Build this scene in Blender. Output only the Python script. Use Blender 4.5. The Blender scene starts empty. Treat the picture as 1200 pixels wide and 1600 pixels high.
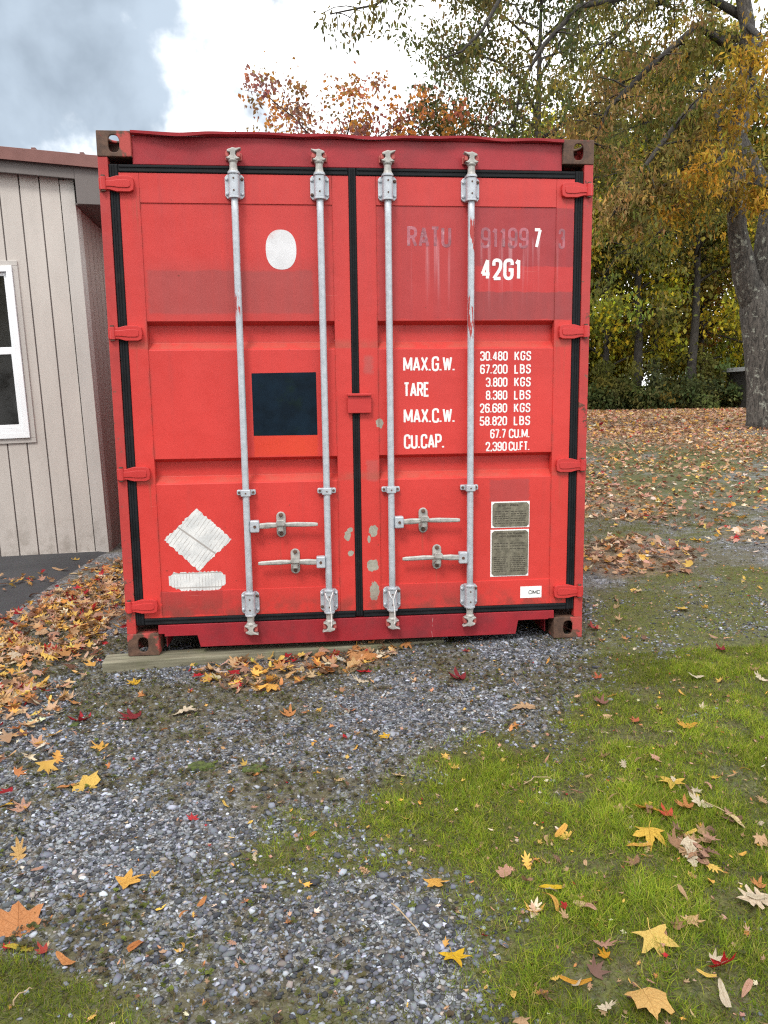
import bpy, bmesh, math, random
import numpy as np
from mathutils import Matrix, Vector
random.seed(7)
RNG = np.random.default_rng(7)
C = bpy.context.scene.collection
S = bpy.context.scene
# ------------------------------------------------------------------ camera
CF, CYAW, CPIT, CROL = 1190.0, 0.0934595, -0.1425720, -0.0125653
CPOS = np.array([-0.2377025, -3.9432462, 1.2947050])
def cam_axes():
    cy, sy, cp, sp, cr, sr = math.cos(CYAW), math.sin(CYAW), math.cos(CPIT), math.sin(CPIT), math.cos(CROL), math.sin(CROL)
    f = np.array([sy*cp, cy*cp, sp]); r = np.array([cy, -sy, 0.0]); u = np.cross(r, f)
    return cr*r+sr*u, -sr*r+cr*u, f
AR, AU, AF = cam_axes()
cam = bpy.data.cameras.new('camera'); cam_o = bpy.data.objects.new('camera', cam); C.objects.link(cam_o)
cam.sensor_fit = 'VERTICAL'; cam.sensor_height = 36.0; cam.lens = CF/1600*36.0
cam.clip_start = 0.05; cam.clip_end = 2000
cam_o.matrix_world = Matrix(((AR[0], AU[0], -AF[0], CPOS[0]), (AR[1], AU[1], -AF[1], CPOS[1]), (AR[2], AU[2], -AF[2], CPOS[2]), (0, 0, 0, 1)))
S.camera = cam_o
def ray(px, py):
    d = AF + AR*(px-600)/CF - AU*(py-800)/CF
    return d/np.linalg.norm(d)
def at(px, py, Y):
    d = ray(px, py); return CPOS + d*(Y-CPOS[1])/d[1]
# ------------------------------------------------------------------ world, sun, exposure
SUN_EL, SUN_AZ = math.radians(52), math.radians(205)      # azimuth from +y clockwise: behind the camera, a little to its left
sd = Vector((math.sin(SUN_AZ)*math.cos(SUN_EL), math.cos(SUN_AZ)*math.cos(SUN_EL), math.sin(SUN_EL)))
sun = bpy.data.lights.new('sun', 'SUN'); sun.energy = 1.5; sun.angle = math.radians(16); sun.color = (1.0, 0.96, 0.9)
sun_o = bpy.data.objects.new('sun', sun); C.objects.link(sun_o)
sun_o.rotation_euler = (-sd).to_track_quat('-Z', 'Y').to_euler(); sun_o.location = (0, -5, 30)
S.view_settings.view_transform = 'Standard'; S.view_settings.look = 'None'
S.view_settings.exposure = 0.78; S.view_settings.gamma = 1
S.cycles.use_denoising = False; S.cycles.filter_width = 1.2
S.cycles.max_bounces = 8; S.cycles.transparent_max_bounces = 8
W = bpy.data.worlds.new('World'); S.world = W; W.use_nodes = True; W.cycles.sampling_method = 'MANUAL'; W.cycles.sample_map_resolution = 1024

class NT:
    """small helper for building node trees"""
    def __init__(s, tree): s.t = tree
    def n(s, typ, ins=None, **props):
        k = s.t.nodes.new(typ)
        for a, v in props.items(): setattr(k, a, v)
        for a, v in (ins or {}).items():
            i = k.inputs[a]
            if hasattr(v, 'is_output') or isinstance(v, bpy.types.NodeSocket): s.t.links.new(v, i)
            elif isinstance(v, bpy.types.Node): s.t.links.new(v.outputs[0], i)
            else: i.default_value = v
        return k
    def m(s, op, a, b=0.0, c=0.0, clamp=False):
        k = s.n('ShaderNodeMath', {0: a, 1: b, 2: c}, operation=op, use_clamp=clamp); return k.outputs[0]
    def vm(s, op, a, b=(0, 0, 0)):
        k = s.n('ShaderNodeVectorMath', {0: a, 1: b}, operation=op); return k.outputs['Value' if op in ('DOT_PRODUCT', 'LENGTH', 'DISTANCE') else 'Vector']
    def mr(s, v, a, b, lo=0.0, hi=1.0, smooth=True):
        k = s.n('ShaderNodeMapRange', {'Value': v, 'From Min': a, 'From Max': b, 'To Min': lo, 'To Max': hi})
        k.interpolation_type = 'SMOOTHSTEP' if smooth else 'LINEAR'; k.clamp = True
        return k.outputs[0]
    def mix(s, f, a, b, blend='MIX'):
        k = s.n('ShaderNodeMix', data_type='RGBA', blend_type=blend)
        for i, v in ((0, f), (6, a), (7, b)):
            if hasattr(v, 'is_output'): s.t.links.new(v, k.inputs[i])
            else: k.inputs[i].default_value = v if i == 0 else (*v[:3], 1)
        return k.outputs[2]
    def noise(s, vec, scale, detail=4, rough=0.55, dist=0.0, out=0):
        return s.n('ShaderNodeTexNoise', {'Vector': vec, 'Scale': scale, 'Detail': detail, 'Roughness': rough, 'Distortion': dist}).outputs[out]
    def vscale(s, vec, sc): return s.vm('MULTIPLY', vec, sc)
def c255(r, g, b, k=1.0):
    f = lambda v: ((v/255+0.055)/1.055)**2.4 if v > 10.3 else v/255/12.92
    return (f(r)*k, f(g)*k, f(b)*k, 1.0)

def build_world():
    W.node_tree.nodes.clear(); t = NT(W.node_tree)
    d = t.n('ShaderNodeTexCoord').outputs['Generated']
    sky = t.n('ShaderNodeTexSky', sky_type='NISHITA', sun_disc=False, sun_elevation=SUN_EL, sun_rotation=SUN_AZ)
    z = t.m('MAXIMUM', t.n('ShaderNodeSeparateXYZ', {0: d}).outputs[2], 0.0)
    # a flat cloud layer: project the direction on a plane so clouds shrink towards the horizon
    den = t.m('ADD', z, 0.25)
    inv = t.m('DIVIDE', 1.0, den)
    q = t.vm('MULTIPLY', d, t.n('ShaderNodeCombineXYZ', {0: inv, 1: inv, 2: inv}).outputs[0])
    big = t.noise(q, 1.6, 6, 0.55, 0.4)
    fine = t.noise(q, 4.0, 8, 0.6, 0.3)
    # dark storm cloud ahead to the left: lumps given as directions
    mask = None
    for px, py, rad in ((60, 60, .17), (175, 110, .10), (-150, 60, .2), (30, -130, .2), (-350, -100, .3), (235, 0, .055), (40, 165, .06), (-60, 200, .1), (-500, 60, .25)):
        v = ray(px, py)
        k = t.m('ARCCOSINE', t.m('MINIMUM', t.vm('DOT_PRODUCT', d, tuple(v)), 0.99999))
        k = t.m('SUBTRACT', 1.0, t.m('DIVIDE', k, rad))
        mask = k if mask is None else t.m('SMOOTH_MAX', mask, k, 0.25)
    puff = t.noise(d, 4.5, 7, 0.52, 0.15)
    nz = t.m('ADD', t.m('MULTIPLY', t.m('SUBTRACT', puff, 0.5), 3.2), t.m('MULTIPLY', t.m('SUBTRACT', t.noise(d, 13.0, 6, 0.55), 0.5), 1.3))
    mk = t.m('ADD', mask, nz)
    dark = t.mr(mk, -0.40, 0.25)
    body = t.mr(t.noise(d, 6.0, 6, 0.5, 0.2), 0.36, 0.66)
    white = t.mix(t.mr(big, 0.35, 0.65), (10.0, 10.3, 10.6), (15.0, 15.0, 14.9))
    darkc = t.mix(body, (1.6, 2.05, 2.6), (3.3, 4.0, 4.8))
    cloud = t.mix(t.m('MULTIPLY', dark, 0.97), white, darkc)
    cover = t.mr(big, 0.2, 0.42, 0.8, 1.0)
    col = t.mix(cover, sky.outputs[0], cloud)
    bg = t.n('ShaderNodeBackground', {'Color': col, 'Strength': 0.1})
    t.n('ShaderNodeOutputWorld', {0: bg.outputs[0]})
build_world()
# ------------------------------------------------------------------ noise, terrain
def _h(ix, iy, s):
    n = (ix.astype(np.int64)*374761393 + iy.astype(np.int64)*668265263 + s*1442695041) & 0xFFFFFFFF
    n = ((n ^ (n >> 13))*1274126177) & 0xFFFFFFFF
    return ((n ^ (n >> 16)) & 0xFFFF)/65535.0
def vnoise(x, y, s=0):
    x = np.asarray(x, float); y = np.asarray(y, float)
    ix, iy = np.floor(x), np.floor(y); fx, fy = x-ix, y-iy
    fx = fx*fx*(3-2*fx); fy = fy*fy*(3-2*fy)
    a = _h(ix, iy, s); b = _h(ix+1, iy, s); c = _h(ix, iy+1, s); d = _h(ix+1, iy+1, s)
    return (a*(1-fx)+b*fx)*(1-fy)+(c*(1-fx)+d*fx)*fy
def fbm(x, y, s=0, o=4):
    v = 0; a = 0.5; t = 0
    for i in range(o):
        v = v+a*vnoise(x*2**i, y*2**i, s+i*17); t += a; a *= 0.5
    return v/t
def sm(x, a, b):
    t = np.clip((np.asarray(x, float)-a)/(b-a), 0, 1); return t*t*(3-2*t)
def zg(x, y, rough=True):
    x = np.asarray(x, float); y = np.asarray(y, float)
    z = -0.030+0.022*np.clip(x, -6, 8)
    side = np.maximum(sm(x, 1.7, 5.0), sm(y, 14, 22))
    prof = np.interp(y, [2.5, 5, 8, 11, 13, 18, 25, 32, 45, 80, 160], [0, .06, .2, .36, .45, .55, .62, .66, .8, 1.0, 1.0])
    z = z+prof*side
    if rough:
        keep = 1-sm(x, -2.4, -2.05)*0 - (np.asarray(x) < -2.2)*0.85
        z = z+(0.022*(fbm(x*1.7, y*1.7, 3, 3)-0.5)+0.012*(fbm(x*9, y*9, 5, 2)-0.5))*keep
    return z
def gnd(px, py):
    d = ray(px, py); z = -0.03; p = None
    for _ in range(30):
        p = CPOS + d*(z-CPOS[2])/d[2]
        z = 0.5*z+0.5*float(zg(p[0], p[1]))
    return p
POLY = {}
def ground_poly(pix):
    if pix not in POLY: POLY[pix] = np.array([gnd(*q)[:2] for q in pix])
    return POLY[pix]
def polymask(x, y, pix, soft):
    """1 inside, 0 outside a ground polygon, with a soft edge (metres)"""
    P = ground_poly(tuple(pix)); n = len(P)
    d2 = np.full(np.shape(x), 1e9); ins = np.zeros(np.shape(x), bool)
    for i in range(n):
        a, b = P[i], P[(i+1) % n]; e = b-a; L = e@e+1e-12
        t = np.clip(((x-a[0])*e[0]+(y-a[1])*e[1])/L, 0, 1)
        d2 = np.minimum(d2, (x-a[0]-t*e[0])**2+(y-a[1]-t*e[1])**2)
        cr = ((a[1] > y) != (b[1] > y)) & (x < (b[0]-a[0])*(y-a[1])/((b[1]-a[1]) if b[1] != a[1] else 1e-9)+a[0])
        ins ^= cr
    sdist = np.where(ins, 1, -1)*np.sqrt(d2)
    return sm(sdist, -soft, soft)
GRASS = [([(2200, 930), (1060, 1000), (945, 1040), (890, 1100), (870, 1140), (770, 1150), (690, 1185), (610, 1225), (540, 1290), (580, 1350), (690, 1390), (735, 1430), (715, 1500), (745, 1600), (900, 1660), (2600, 1660)], 0.26, 1.0),
         ([(-60, 1500), (60, 1495), (170, 1540), (255, 1575), (280, 1660), (-80, 1660)], 0.09, 0.75),
         ([(290, 1340), (420, 1275), (560, 1265), (640, 1340), (580, 1390), (430, 1385), (310, 1400)], 0.2, 0.5),
         ([(925, 925), (1010, 890), (1300, 880), (1300, 990), (930, 1060), (905, 1010)], 0.25, 0.66),
         ([(440, 1575), (690, 1510), (760, 1640), (400, 1650)], 0.1, 0.42)]
def grass_mask(x, y):
    g = np.zeros(np.shape(x))
    for p, s, w in GRASS: g = np.maximum(g, polymask(x, y, p, s)*w)
    far = sm(y, 1.0, 3.0)*sm(x, 1.4, 2.0)
    g = np.maximum(g, far*(0.36+.22*sm(y, 3, 6)*(1-sm(y, 10, 14))))
    g = np.maximum(g, 0.5*sm(y, 16, 20))
    g = g*(x > -2.2)
    return np.clip(g+(fbm(x*3.1, y*3.1, 11, 4)-0.5)*1.0*(0.35+g)+(fbm(x*14, y*14, 12, 3)-0.5)*0.9*(.12+g)*(1.3-g), 0, 1)
def weed_mask(x, y):
    return np.clip((fbm(x*2.3+5, y*2.3, 23, 4)-0.36)*3.2+(fbm(x*11, y*11, 24, 3)-.5)*1.3, 0, 1)*(x > -2.2)
LITTER = [([(215, 880), (190, 965), (130, 1025), (62, 1090), (60, 1190), (30, 1270), (-80, 1300), (-80, 985), (48, 955), (120, 916), (165, 885)], 0.12, 0.55),
          ([(285, 1052), (345, 1038), (430, 1030), (510, 1018), (560, 1006), (640, 1003), (600, 1042), (500, 1056), (420, 1085), (335, 1076)], 0.03, 1.0),
          ([(908, 848), (1000, 838), (1095, 862), (1085, 896), (960, 906), (909, 892)], 0.1, 1.0),
          ([(905, 690), (1300, 690), (1300, 765), (1150, 748), (1000, 745), (905, 760)], 0.5, 0.5), ([(985, 740), (1300, 745), (1300, 835), (1040, 830)], 0.3, 0.38),
          ([(905, 745), (985, 750), (1075, 800), (1040, 818), (907, 815)], 0.2, 0.8),
          ([(1090, 822), (1300, 822), (1300, 850), (1110, 848)], 0.2, 0.7)]
def litter_mask(x, y):
    g = np.zeros(np.shape(x))
    for p, s, w in LITTER: g = np.maximum(g, polymask(x, y, p, s)*w)
    far = sm(y, 5.0, 9.5)*sm(x, 1.3, 2.2)
    n = fbm(x*0.55, y*0.55, 41, 3)
    g = np.maximum(g, far*np.clip(0.42+(n-0.5)*2.6+sm(y, 9, 14)*0.55, 0.06, 1))
    g = np.maximum(g, sm(y, 13, 16)*0.9)
    return np.clip(g, 0, 1)
# ------------------------------------------------------------------ mesh helpers
class MB:
    def __init__(s): s.v = []; s.f = []; s.c = []; s.p = []
    def add(s, vs, fs, col=None):
        o = len(s.v); s.p.append((vs, fs)); s.v += [tuple(map(float, p)) for p in vs]; s.f += [tuple(i+o for i in f) for f in fs]
        s.c += [col or (1, 1, 1, 1)]*len(vs)
    def box(s, x0, x1, y0, y1, z0, z1):
        s.add([(x0, y0, z0), (x1, y0, z0), (x1, y1, z0), (x0, y1, z0), (x0, y0, z1), (x1, y0, z1), (x1, y1, z1), (x0, y1, z1)],
              [(0, 3, 2, 1), (4, 5, 6, 7), (0, 1, 5, 4), (1, 2, 6, 5), (2, 3, 7, 6), (3, 0, 4, 7)])
    def prism(s, poly, y0, y1, M=None):
        """poly of (x,z), counter-clockwise seen from -y, extruded y0 (front) .. y1"""
        n = len(poly); vs = [(p[0], y0, p[1]) for p in poly]+[(p[0], y1, p[1]) for p in poly]
        if M is not None: vs = [tuple(M @ Vector(v)) for v in vs]
        s.add(vs, [tuple(range(n)), tuple(range(2*n-1, n-1, -1))]+[(i, i+n, (i+1) % n+n, (i+1) % n) for i in range(n)])
    def tube(s, path, rad, n=10, cap=True, col=None):
        P = np.array(path, float); k = len(P); rad = np.broadcast_to(np.asarray(rad, float), (k,))
        T = np.gradient(P, axis=0); T /= np.linalg.norm(T, axis=1)[:, None]+1e-12
        a = np.array([0, 0, 1.0]) if abs(T[0][2]) < 0.9 else np.array([1.0, 0, 0])
        u = np.cross(T[0], a); u /= np.linalg.norm(u); vs = []
        ang = np.arange(n)*2*math.pi/n
        for i in range(k):
            u = u-T[i]*(u@T[i]); u /= np.linalg.norm(u)+1e-12; w = np.cross(T[i], u)
            vs += [tuple(P[i]+rad[i]*(math.cos(t)*u+math.sin(t)*w)) for t in ang]
        fs = [(i*n+j, i*n+(j+1) % n, (i+1)*n+(j+1) % n, (i+1)*n+j) for i in range(k-1) for j in range(n)]
        if cap: fs += [tuple(range(n-1, -1, -1)), tuple((k-1)*n+j for j in range(n))]
        s.add(vs, fs, col)
    def cyl(s, a, b, r, n=12): s.tube([a, b], [r, r], n)
    def plate_hole(s, w, h, th, rx, rz, M, cz=0.0, n=24, edge=0.0):
        """plate w x h in local xz with an oval hole, front at y=0, thickness th towards +y"""
        out = []; inn = []
        for i in range(n):
            t = 2*math.pi*i/n; c, q = math.cos(t), math.sin(t)
            k = min(w/2/abs(c) if abs(c) > 1e-6 else 1e9, h/2/abs(q) if abs(q) > 1e-6 else 1e9)
            out.append((c*k, q*k)); e = 0.72
            inn.append((math.copysign(abs(c)**e, c)*rx, math.copysign(abs(q)**e, q)*rz+cz))
        vs = [(x, 0, z) for x, z in out]+[(x, 0, z) for x, z in inn]+[(x, th, z) for x, z in inn]+[(x, th, z) for x, z in out]
        for cx, czz in ((1, 1), (-1, 1), (-1, -1), (1, -1)):      # square up the corners
            j = min(range(n), key=lambda i: (out[i][0]-cx*w/2)**2+(out[i][1]-czz*h/2)**2)
            vs[j] = (cx*w/2, 0, czz*h/2); vs[3*n+j] = (cx*w/2, th, czz*h/2)
        fs = []
        for i in range(n):
            j = (i+1) % n
            fs += [(i, j, n+j, n+i), (n+i, n+j, 2*n+j, 2*n+i), (2*n+i, 2*n+j, 3*n+j, 3*n+i), (3*n+i, 3*n+j, j, i)]
        s.add([tuple(M @ Vector(v)) for v in vs], fs)
    def build_each(s, name, mat, parent=None):
        """every added piece as an object of its own"""
        for vs, fs in s.p:
            k = MB(); k.add(vs, fs); k.build(name, mat, parent)
    def build(s, name, mat, parent=None, loc=(0, 0, 0), bevel=0.0, seg=2, smooth=False, colors=False, recalc=True):
        me = bpy.data.meshes.new(name); me.from_pydata(s.v, [], s.f)
        if recalc:
            bm = bmesh.new(); bm.from_mesh(me); bmesh.ops.recalc_face_normals(bm, faces=bm.faces); bm.to_mesh(me); bm.free()
        if colors:
            a = me.color_attributes.new('Col', 'FLOAT_COLOR', 'POINT'); a.data.foreach_set('color', np.array(s.c, np.float32).ravel())
        return link(name, me, mat, parent, loc, bevel, seg, smooth)
def link(name, me, mat, parent=None, loc=(0, 0, 0), bevel=0.0, seg=2, smooth=False):
    if mat is not None: me.materials.append(mat)
    o = bpy.data.objects.new(name, me); C.objects.link(o); o.location = loc
    if parent is not None: o.parent = parent
    if bevel:
        b = o.modifiers.new('bevel', 'BEVEL'); b.width = bevel; b.segments = seg; b.limit_method = 'ANGLE'; b.angle_limit = math.radians(35)
    if smooth:
        me.polygons.foreach_set('use_smooth', [True]*len(me.polygons))
    return o
def npmesh(name, V, F, col=None, mat=None, parent=None, loc=(0, 0, 0), smooth=False):
    """V (n,3); F (m,k) equal-sized faces; col (n,3)"""
    V = np.asarray(V, np.float32); F = np.asarray(F, np.int32); m, k = F.shape
    me = bpy.data.meshes.new(name); me.vertices.add(len(V)); me.vertices.foreach_set('co', V.ravel())
    me.loops.add(m*k); me.loops.foreach_set('vertex_index', F.ravel())
    me.polygons.add(m); me.polygons.foreach_set('loop_start', np.arange(0, m*k, k, dtype=np.int32))
    me.update(calc_edges=True)
    if col is not None:
        c4 = np.ones((len(V), 4), np.float32); c4[:, :3] = col
        a = me.color_attributes.new('Col', 'FLOAT_COLOR', 'POINT'); a.data.foreach_set('color', c4.ravel())
    return link(name, me, mat, parent, loc, smooth=smooth)
def scatter(tv, tf, pos, R, sc, col):
    """copies of a template: tv (k,3), tf (f,q); R (n,3,3); sc (n,) or (n,3); col (n,3)"""
    n, k = len(pos), len(tv); sc = np.asarray(sc)
    sc = sc[:, None, None] if sc.ndim == 1 else sc[:, None, :]
    V = np.einsum('nij,nkj->nki', R, tv[None]*sc)+np.asarray(pos)[:, None, :]
    F = (np.asarray(tf)[None]+(np.arange(n)*k)[:, None, None]).reshape(-1, np.shape(tf)[1])
    return V.reshape(-1, 3), F, np.repeat(np.asarray(col), k, axis=0)
def rots(yaw, tx, ty):
    """Rz(yaw) Rx(tx) Ry(ty), arrays"""
    def mk(a, ax):
        c, s, o, l = np.cos(a), np.sin(a), np.zeros_like(a), np.ones_like(a)
        M = {'x': [[l, o, o], [o, c, -s], [o, s, c]], 'y': [[c, o, s], [o, l, o], [-s, o, c]], 'z': [[c, -s, o], [s, c, o], [o, o, l]]}[ax]
        return np.transpose(np.array(M), (2, 0, 1))
    return mk(yaw, 'z') @ mk(tx, 'x') @ mk(ty, 'y')
def tag(o, label=None, cat=None, group=None, kind=None):
    if label: o['label'] = label
    if cat: o['category'] = cat
    if group: o['group'] = group
    if kind: o['kind'] = kind
    return o
def empty(name, loc=(0, 0, 0), rot=(0, 0, 0)):
    o = bpy.data.objects.new(name, None); C.objects.link(o); o.location = loc; o.rotation_euler = rot; o.empty_display_size = 0.2
    return o
# ------------------------------------------------------------------ materials
def material(name, rough=0.6, metal=0.0, spec=0.5):
    m = bpy.data.materials.new(name); m.use_nodes = True; m.node_tree.nodes.clear(); t = NT(m.node_tree)
    b = t.n('ShaderNodeBsdfPrincipled', {'Roughness': rough, 'Metallic': metal, 'Specular IOR Level': spec})
    o = t.n('ShaderNodeOutputMaterial', {0: b.outputs[0]})
    co = t.n('ShaderNodeTexCoord').outputs['Object']
    return m, t, b, co, o
def setc(t, b, col): t.t.links.new(col, b.inputs['Base Color'])
def bump(t, b, h, strength, dist):
    k = t.n('ShaderNodeBump', {'Height': h, 'Strength': strength, 'Distance': dist}); t.t.links.new(k.outputs[0], b.inputs['Normal'])
def plain(name, col, var=0.12, scale=6.0, rough=0.6, metal=0.0, dirt=None, bumpk=0.0, spec=0.5):
    m, t, b, co, o = material(name, rough, metal, spec)
    n = t.noise(co, scale, 6, 0.6)
    c = t.mix(t.mr(n, 0.3, 0.7), tuple(v*(1-var) for v in col[:3]), tuple(v*(1+var) for v in col[:3]))
    if dirt:
        c = t.mix(t.mr(t.noise(co, scale*0.6+2, 8, 0.7), 0.55, 0.75, 0, dirt[1]), c, dirt[0])
    setc(t, b, c)
    t.t.links.new(t.mr(n, 0.3, 0.7, rough-0.08, rough+0.08), b.inputs['Roughness'])
    if bumpk: bump(t, b, t.noise(co, scale*12, 4), bumpk, 0.003)
    return m
RED = (0.54, 0.043, 0.036)
RUST = (0.060, 0.028, 0.016)
def boxmask(t, x, z, x0, x1, z0, z1, s=0.006):
    a = t.m('MULTIPLY', t.mr(x, x0-s, x0+s), t.mr(x, x1+s, x1-s))
    return t.m('MULTIPLY', a, t.m('MULTIPLY', t.mr(z, z0-s, z0+s), t.mr(z, z1+s, z1-s)))
def blobmask(t, x, z, cx, cz, rx, rz, nz, amt=0.9):
    a = t.m('DIVIDE', t.m('SUBTRACT', x, cx), rx); b = t.m('DIVIDE', t.m('SUBTRACT', z, cz), rz)
    d = t.m('SQRT', t.m('ADD', t.m('MULTIPLY', a, a), t.m('MULTIPLY', b, b)))
    return t.mr(t.m('ADD', d, t.m('MULTIPLY', t.m('SUBTRACT', nz, 0.5), amt)), 1.02, 0.94)
def red_paint(name, base=RED, fade=True, marks=False, chips=0.0, grime=0.0, ripple=0.3):
    m, t, b, co, o = material(name, 0.42, 0, 0.28)
    xyz = t.n('ShaderNodeSeparateXYZ', {0: co}); x, y, z = xyz.outputs
    n1 = t.noise(co, 2.2, 6, 0.6); n2 = t.noise(co, 9, 6, 0.65); n3 = t.noise(co, 60, 3, 0.6)
    streak = t.noise(t.vscale(co, (26, 26, 1.3)), 1.0, 5, 0.6)
    col = t.mix(t.mr(n1, 0.3, 0.7), tuple(v*0.93 for v in base), tuple(v*1.06 for v in base))
    if fade:   # chalked paint: paler and pinker towards the top, where sun and rain reach it
        f = t.m('MULTIPLY', t.mr(z, 0.9, 2.3, 0.0, 0.55), t.mr(streak, 0.25, 0.7, 0.55, 1.0))
        col = t.mix(f, col, (0.39, 0.046, 0.047))
    col = t.mix(t.mr(streak, 0.55, 0.8, 0, 0.16), col, (0.24, 0.05, 0.045))
    rough = t.mr(n2, 0.3, 0.7, 0.36, 0.52)
    if marks:
        jx = t.m('ADD', x, t.m('MULTIPLY', t.m('SUBTRACT', n3, 0.5), 0.03)); jz = t.m('ADD', z, t.m('MULTIPLY', t.m('SUBTRACT', n2, 0.5), 0.035))
        hz = t.m('MULTIPLY', t.mr(streak, 0.2, 0.75, 0.72, 1.0), t.mr(n1, .3, .7, .75, 1.0))
        for x0, x1, z0, z1, c, a, s in (
                (-1.02, -.212, 1.745, 1.952, (.27, .062, .06), .8, .008), (-1.03, -.11, 1.70, 1.99, (.33, .055, .052), .45, .05),
                (-.53, -.205, 1.030, 1.135, (.60, .050, .016), .8, .006), (-1.04, -.722, .205, .336, (.27, .036, .034), .85, .004), (-.73, -.56, .2, .336, (.36, .034, .034), .5, .01),
                (.118, 1.128, 1.712, 2.262, (.30, .038, .042), .75, .006), (.615, 1.128, 1.975, 2.262, (.245, .034, .042), .7, .004),
                (.615, 1.128, 1.848, 1.976, (.47, .038, .038), .95, .004), (.615, 1.128, 1.712, 1.849, (.235, .048, .050), .85, .004),
                (.70, .915, .768, .882, (.31, .055, .055), .8, .006), (.045, .105, .89, 1.0, (.36, .11, .10), .55, .008), (.12, .60, .205, .33, (.37, .042, .042), .5, .01),
                (.04, .085, 1.44, 1.53, (.30, .11, .10), .6, .012)):
            col = t.mix(t.m('MULTIPLY', t.m('MULTIPLY', boxmask(t, jx, jz, x0, x1, z0, z1, s), a), hz), col, c)
        # runs of chalky white below the old number
        run = t.m('MULTIPLY', t.mr(t.noise(t.vscale(co, (34, 1, 1.1)), 1.0, 2), 0.5, 0.74), t.m('MULTIPLY', t.mr(z, 1.72, 2.09), t.mr(z, 2.13, 2.09)))
        for x0, x1 in ((.26, .50), (.64, .97), (1.03, 1.08)):
            col = t.mix(t.m('MULTIPLY', t.m('MULTIPLY', run, boxmask(t, x, z, x0, x1, 1.6, 2.14, .01)), .38), col, (.62, .42, .46))
        # dirt lying on the sloped foot of each pressed channel
        for zz in (1.578, .905):
            col = t.mix(t.m('MULTIPLY', t.m('MULTIPLY', t.mr(z, zz-.012, zz), t.mr(z, zz+.05, zz+.012)), t.mr(n2, .3, .6, .1, .6)), col, (.36, .085, .06))
        # bare primer where the paint has flaked
        for cx, cz, rx, rz in ((-.062, .60, .017, .026), (-.045, .635, .014, .014), (-.047, .51, .015, .016), (.075, .625, .022, .03), (.072, .44, .032, .034), (.076, .30, .026, .05), (.115, 1.19, .02, .026), (.052, .58, .008, .02)):
            bm_ = blobmask(t, x, z, cx, cz, rx, rz, t.noise(co, 38, 4, 0.6), 1.3)
            col = t.mix(bm_, col, t.mix(n3, (.20, .19, .15), (.42, .40, .34)))
        # rust and dirt weeping below the handles and the bracket feet, grime along the lower edge
        weep = t.mr(t.noise(t.vscale(co, (55, 1, 2.2)), 1.0, 4, .6), .48, .72)
        for cx, zt, zb2, wd in ((-.405, .62, .34, .035), (-.34, .43, .20, .03), (.345, .62, .36, .04), (.41, .43, .20, .03), (-.578, 2.28, 1.75, .03), (.585, 2.28, 2.0, .03), (.168, 2.28, 1.9, .03), (-.166, 2.28, 1.95, .03), (1.07, 2.30, 2.0, .04), (1.07, 1.60, 1.2, .04), (-1.07, 2.30, 2.05, .04), (-1.07, 1.60, 1.25, .04), (1.07, .91, .6, .04), (-1.07, .91, .62, .04)):
            mk = t.m('MULTIPLY', t.m('MULTIPLY', t.mr(z, zb2, zt), t.mr(z, zt+.01, zt-.005)), t.m('MULTIPLY', t.mr(x, cx-wd, cx-wd*.3), t.mr(x, cx+wd, cx+wd*.3)))
            col = t.mix(t.m('MULTIPLY', t.m('MULTIPLY', mk, weep), .62), col, (.22, .075, .045))
        col = t.mix(t.m('MULTIPLY', t.mr(z, .34, .20), t.mr(n2, .38, .62, 0, .65)), col, (.17, .045, .035))
        scr = t.m('MULTIPLY', t.mr(t.noise(t.vscale(co, (5, 1, 160)), 1.0, 2, .5), .70, .74), t.mr(t.noise(co, 3.1, 3, .5), .54, .60))
        col = t.mix(t.m('MULTIPLY', scr, .45), col, (.62, .20, .17))
        for xe in (-1.034, -.106, .112, 1.034):
            col = t.mix(t.m('MULTIPLY', t.m('MULTIPLY', t.mr(x, xe-.012, xe), t.mr(x, xe+.014, xe)), t.mr(n2, .42, .65, 0, .5)), col, (.24, .05, .04))
    spots = t.m('GREATER_THAN', t.noise(co, 46, 2, 0.5), 0.775)
    col = t.mix(t.m('MULTIPLY', spots, 0.5), col, RUST)
    if chips:
        ch = t.mr(t.m('ADD', t.noise(co, 17, 7, 0.72), t.m('MULTIPLY', t.m('SUBTRACT', n1, .5), .5)), 0.66-chips, 0.69-chips)
        col = t.mix(ch, col, t.mix(t.mr(n2, .35, .65), RUST, (.23, .10, .075)))
        rough = t.m('ADD', rough, t.m('MULTIPLY', ch, 0.35))
    if grime: col = t.mix(t.mr(t.noise(co, 5, 8, 0.7), 0.35, 0.75, 0, grime), col, (.10, .025, .03))
    setc(t, b, col); t.t.links.new(rough, b.inputs['Roughness'])
    hb = t.m('ADD', t.m('ADD', t.noise(co, 3.2, 2), t.m('MULTIPLY', t.noise(co, 8.5, 2), .35)), t.m('MULTIPLY', n3, 0.02))
    bump(t, b, hb, ripple, 0.02)
    return m
M_DOOR = red_paint('door_red', marks=True)
M_FRAME = red_paint('frame_red', (0.43, 0.045, 0.040), chips=0.05, grime=0.3)
M_HEAD = red_paint('header_red', (0.33, 0.026, 0.034), fade=False, chips=-0.05, grime=0.35)
M_SILL = red_paint('sill_red', (0.30, 0.020, 0.028), fade=False, chips=0.0, grime=0.6)
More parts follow.
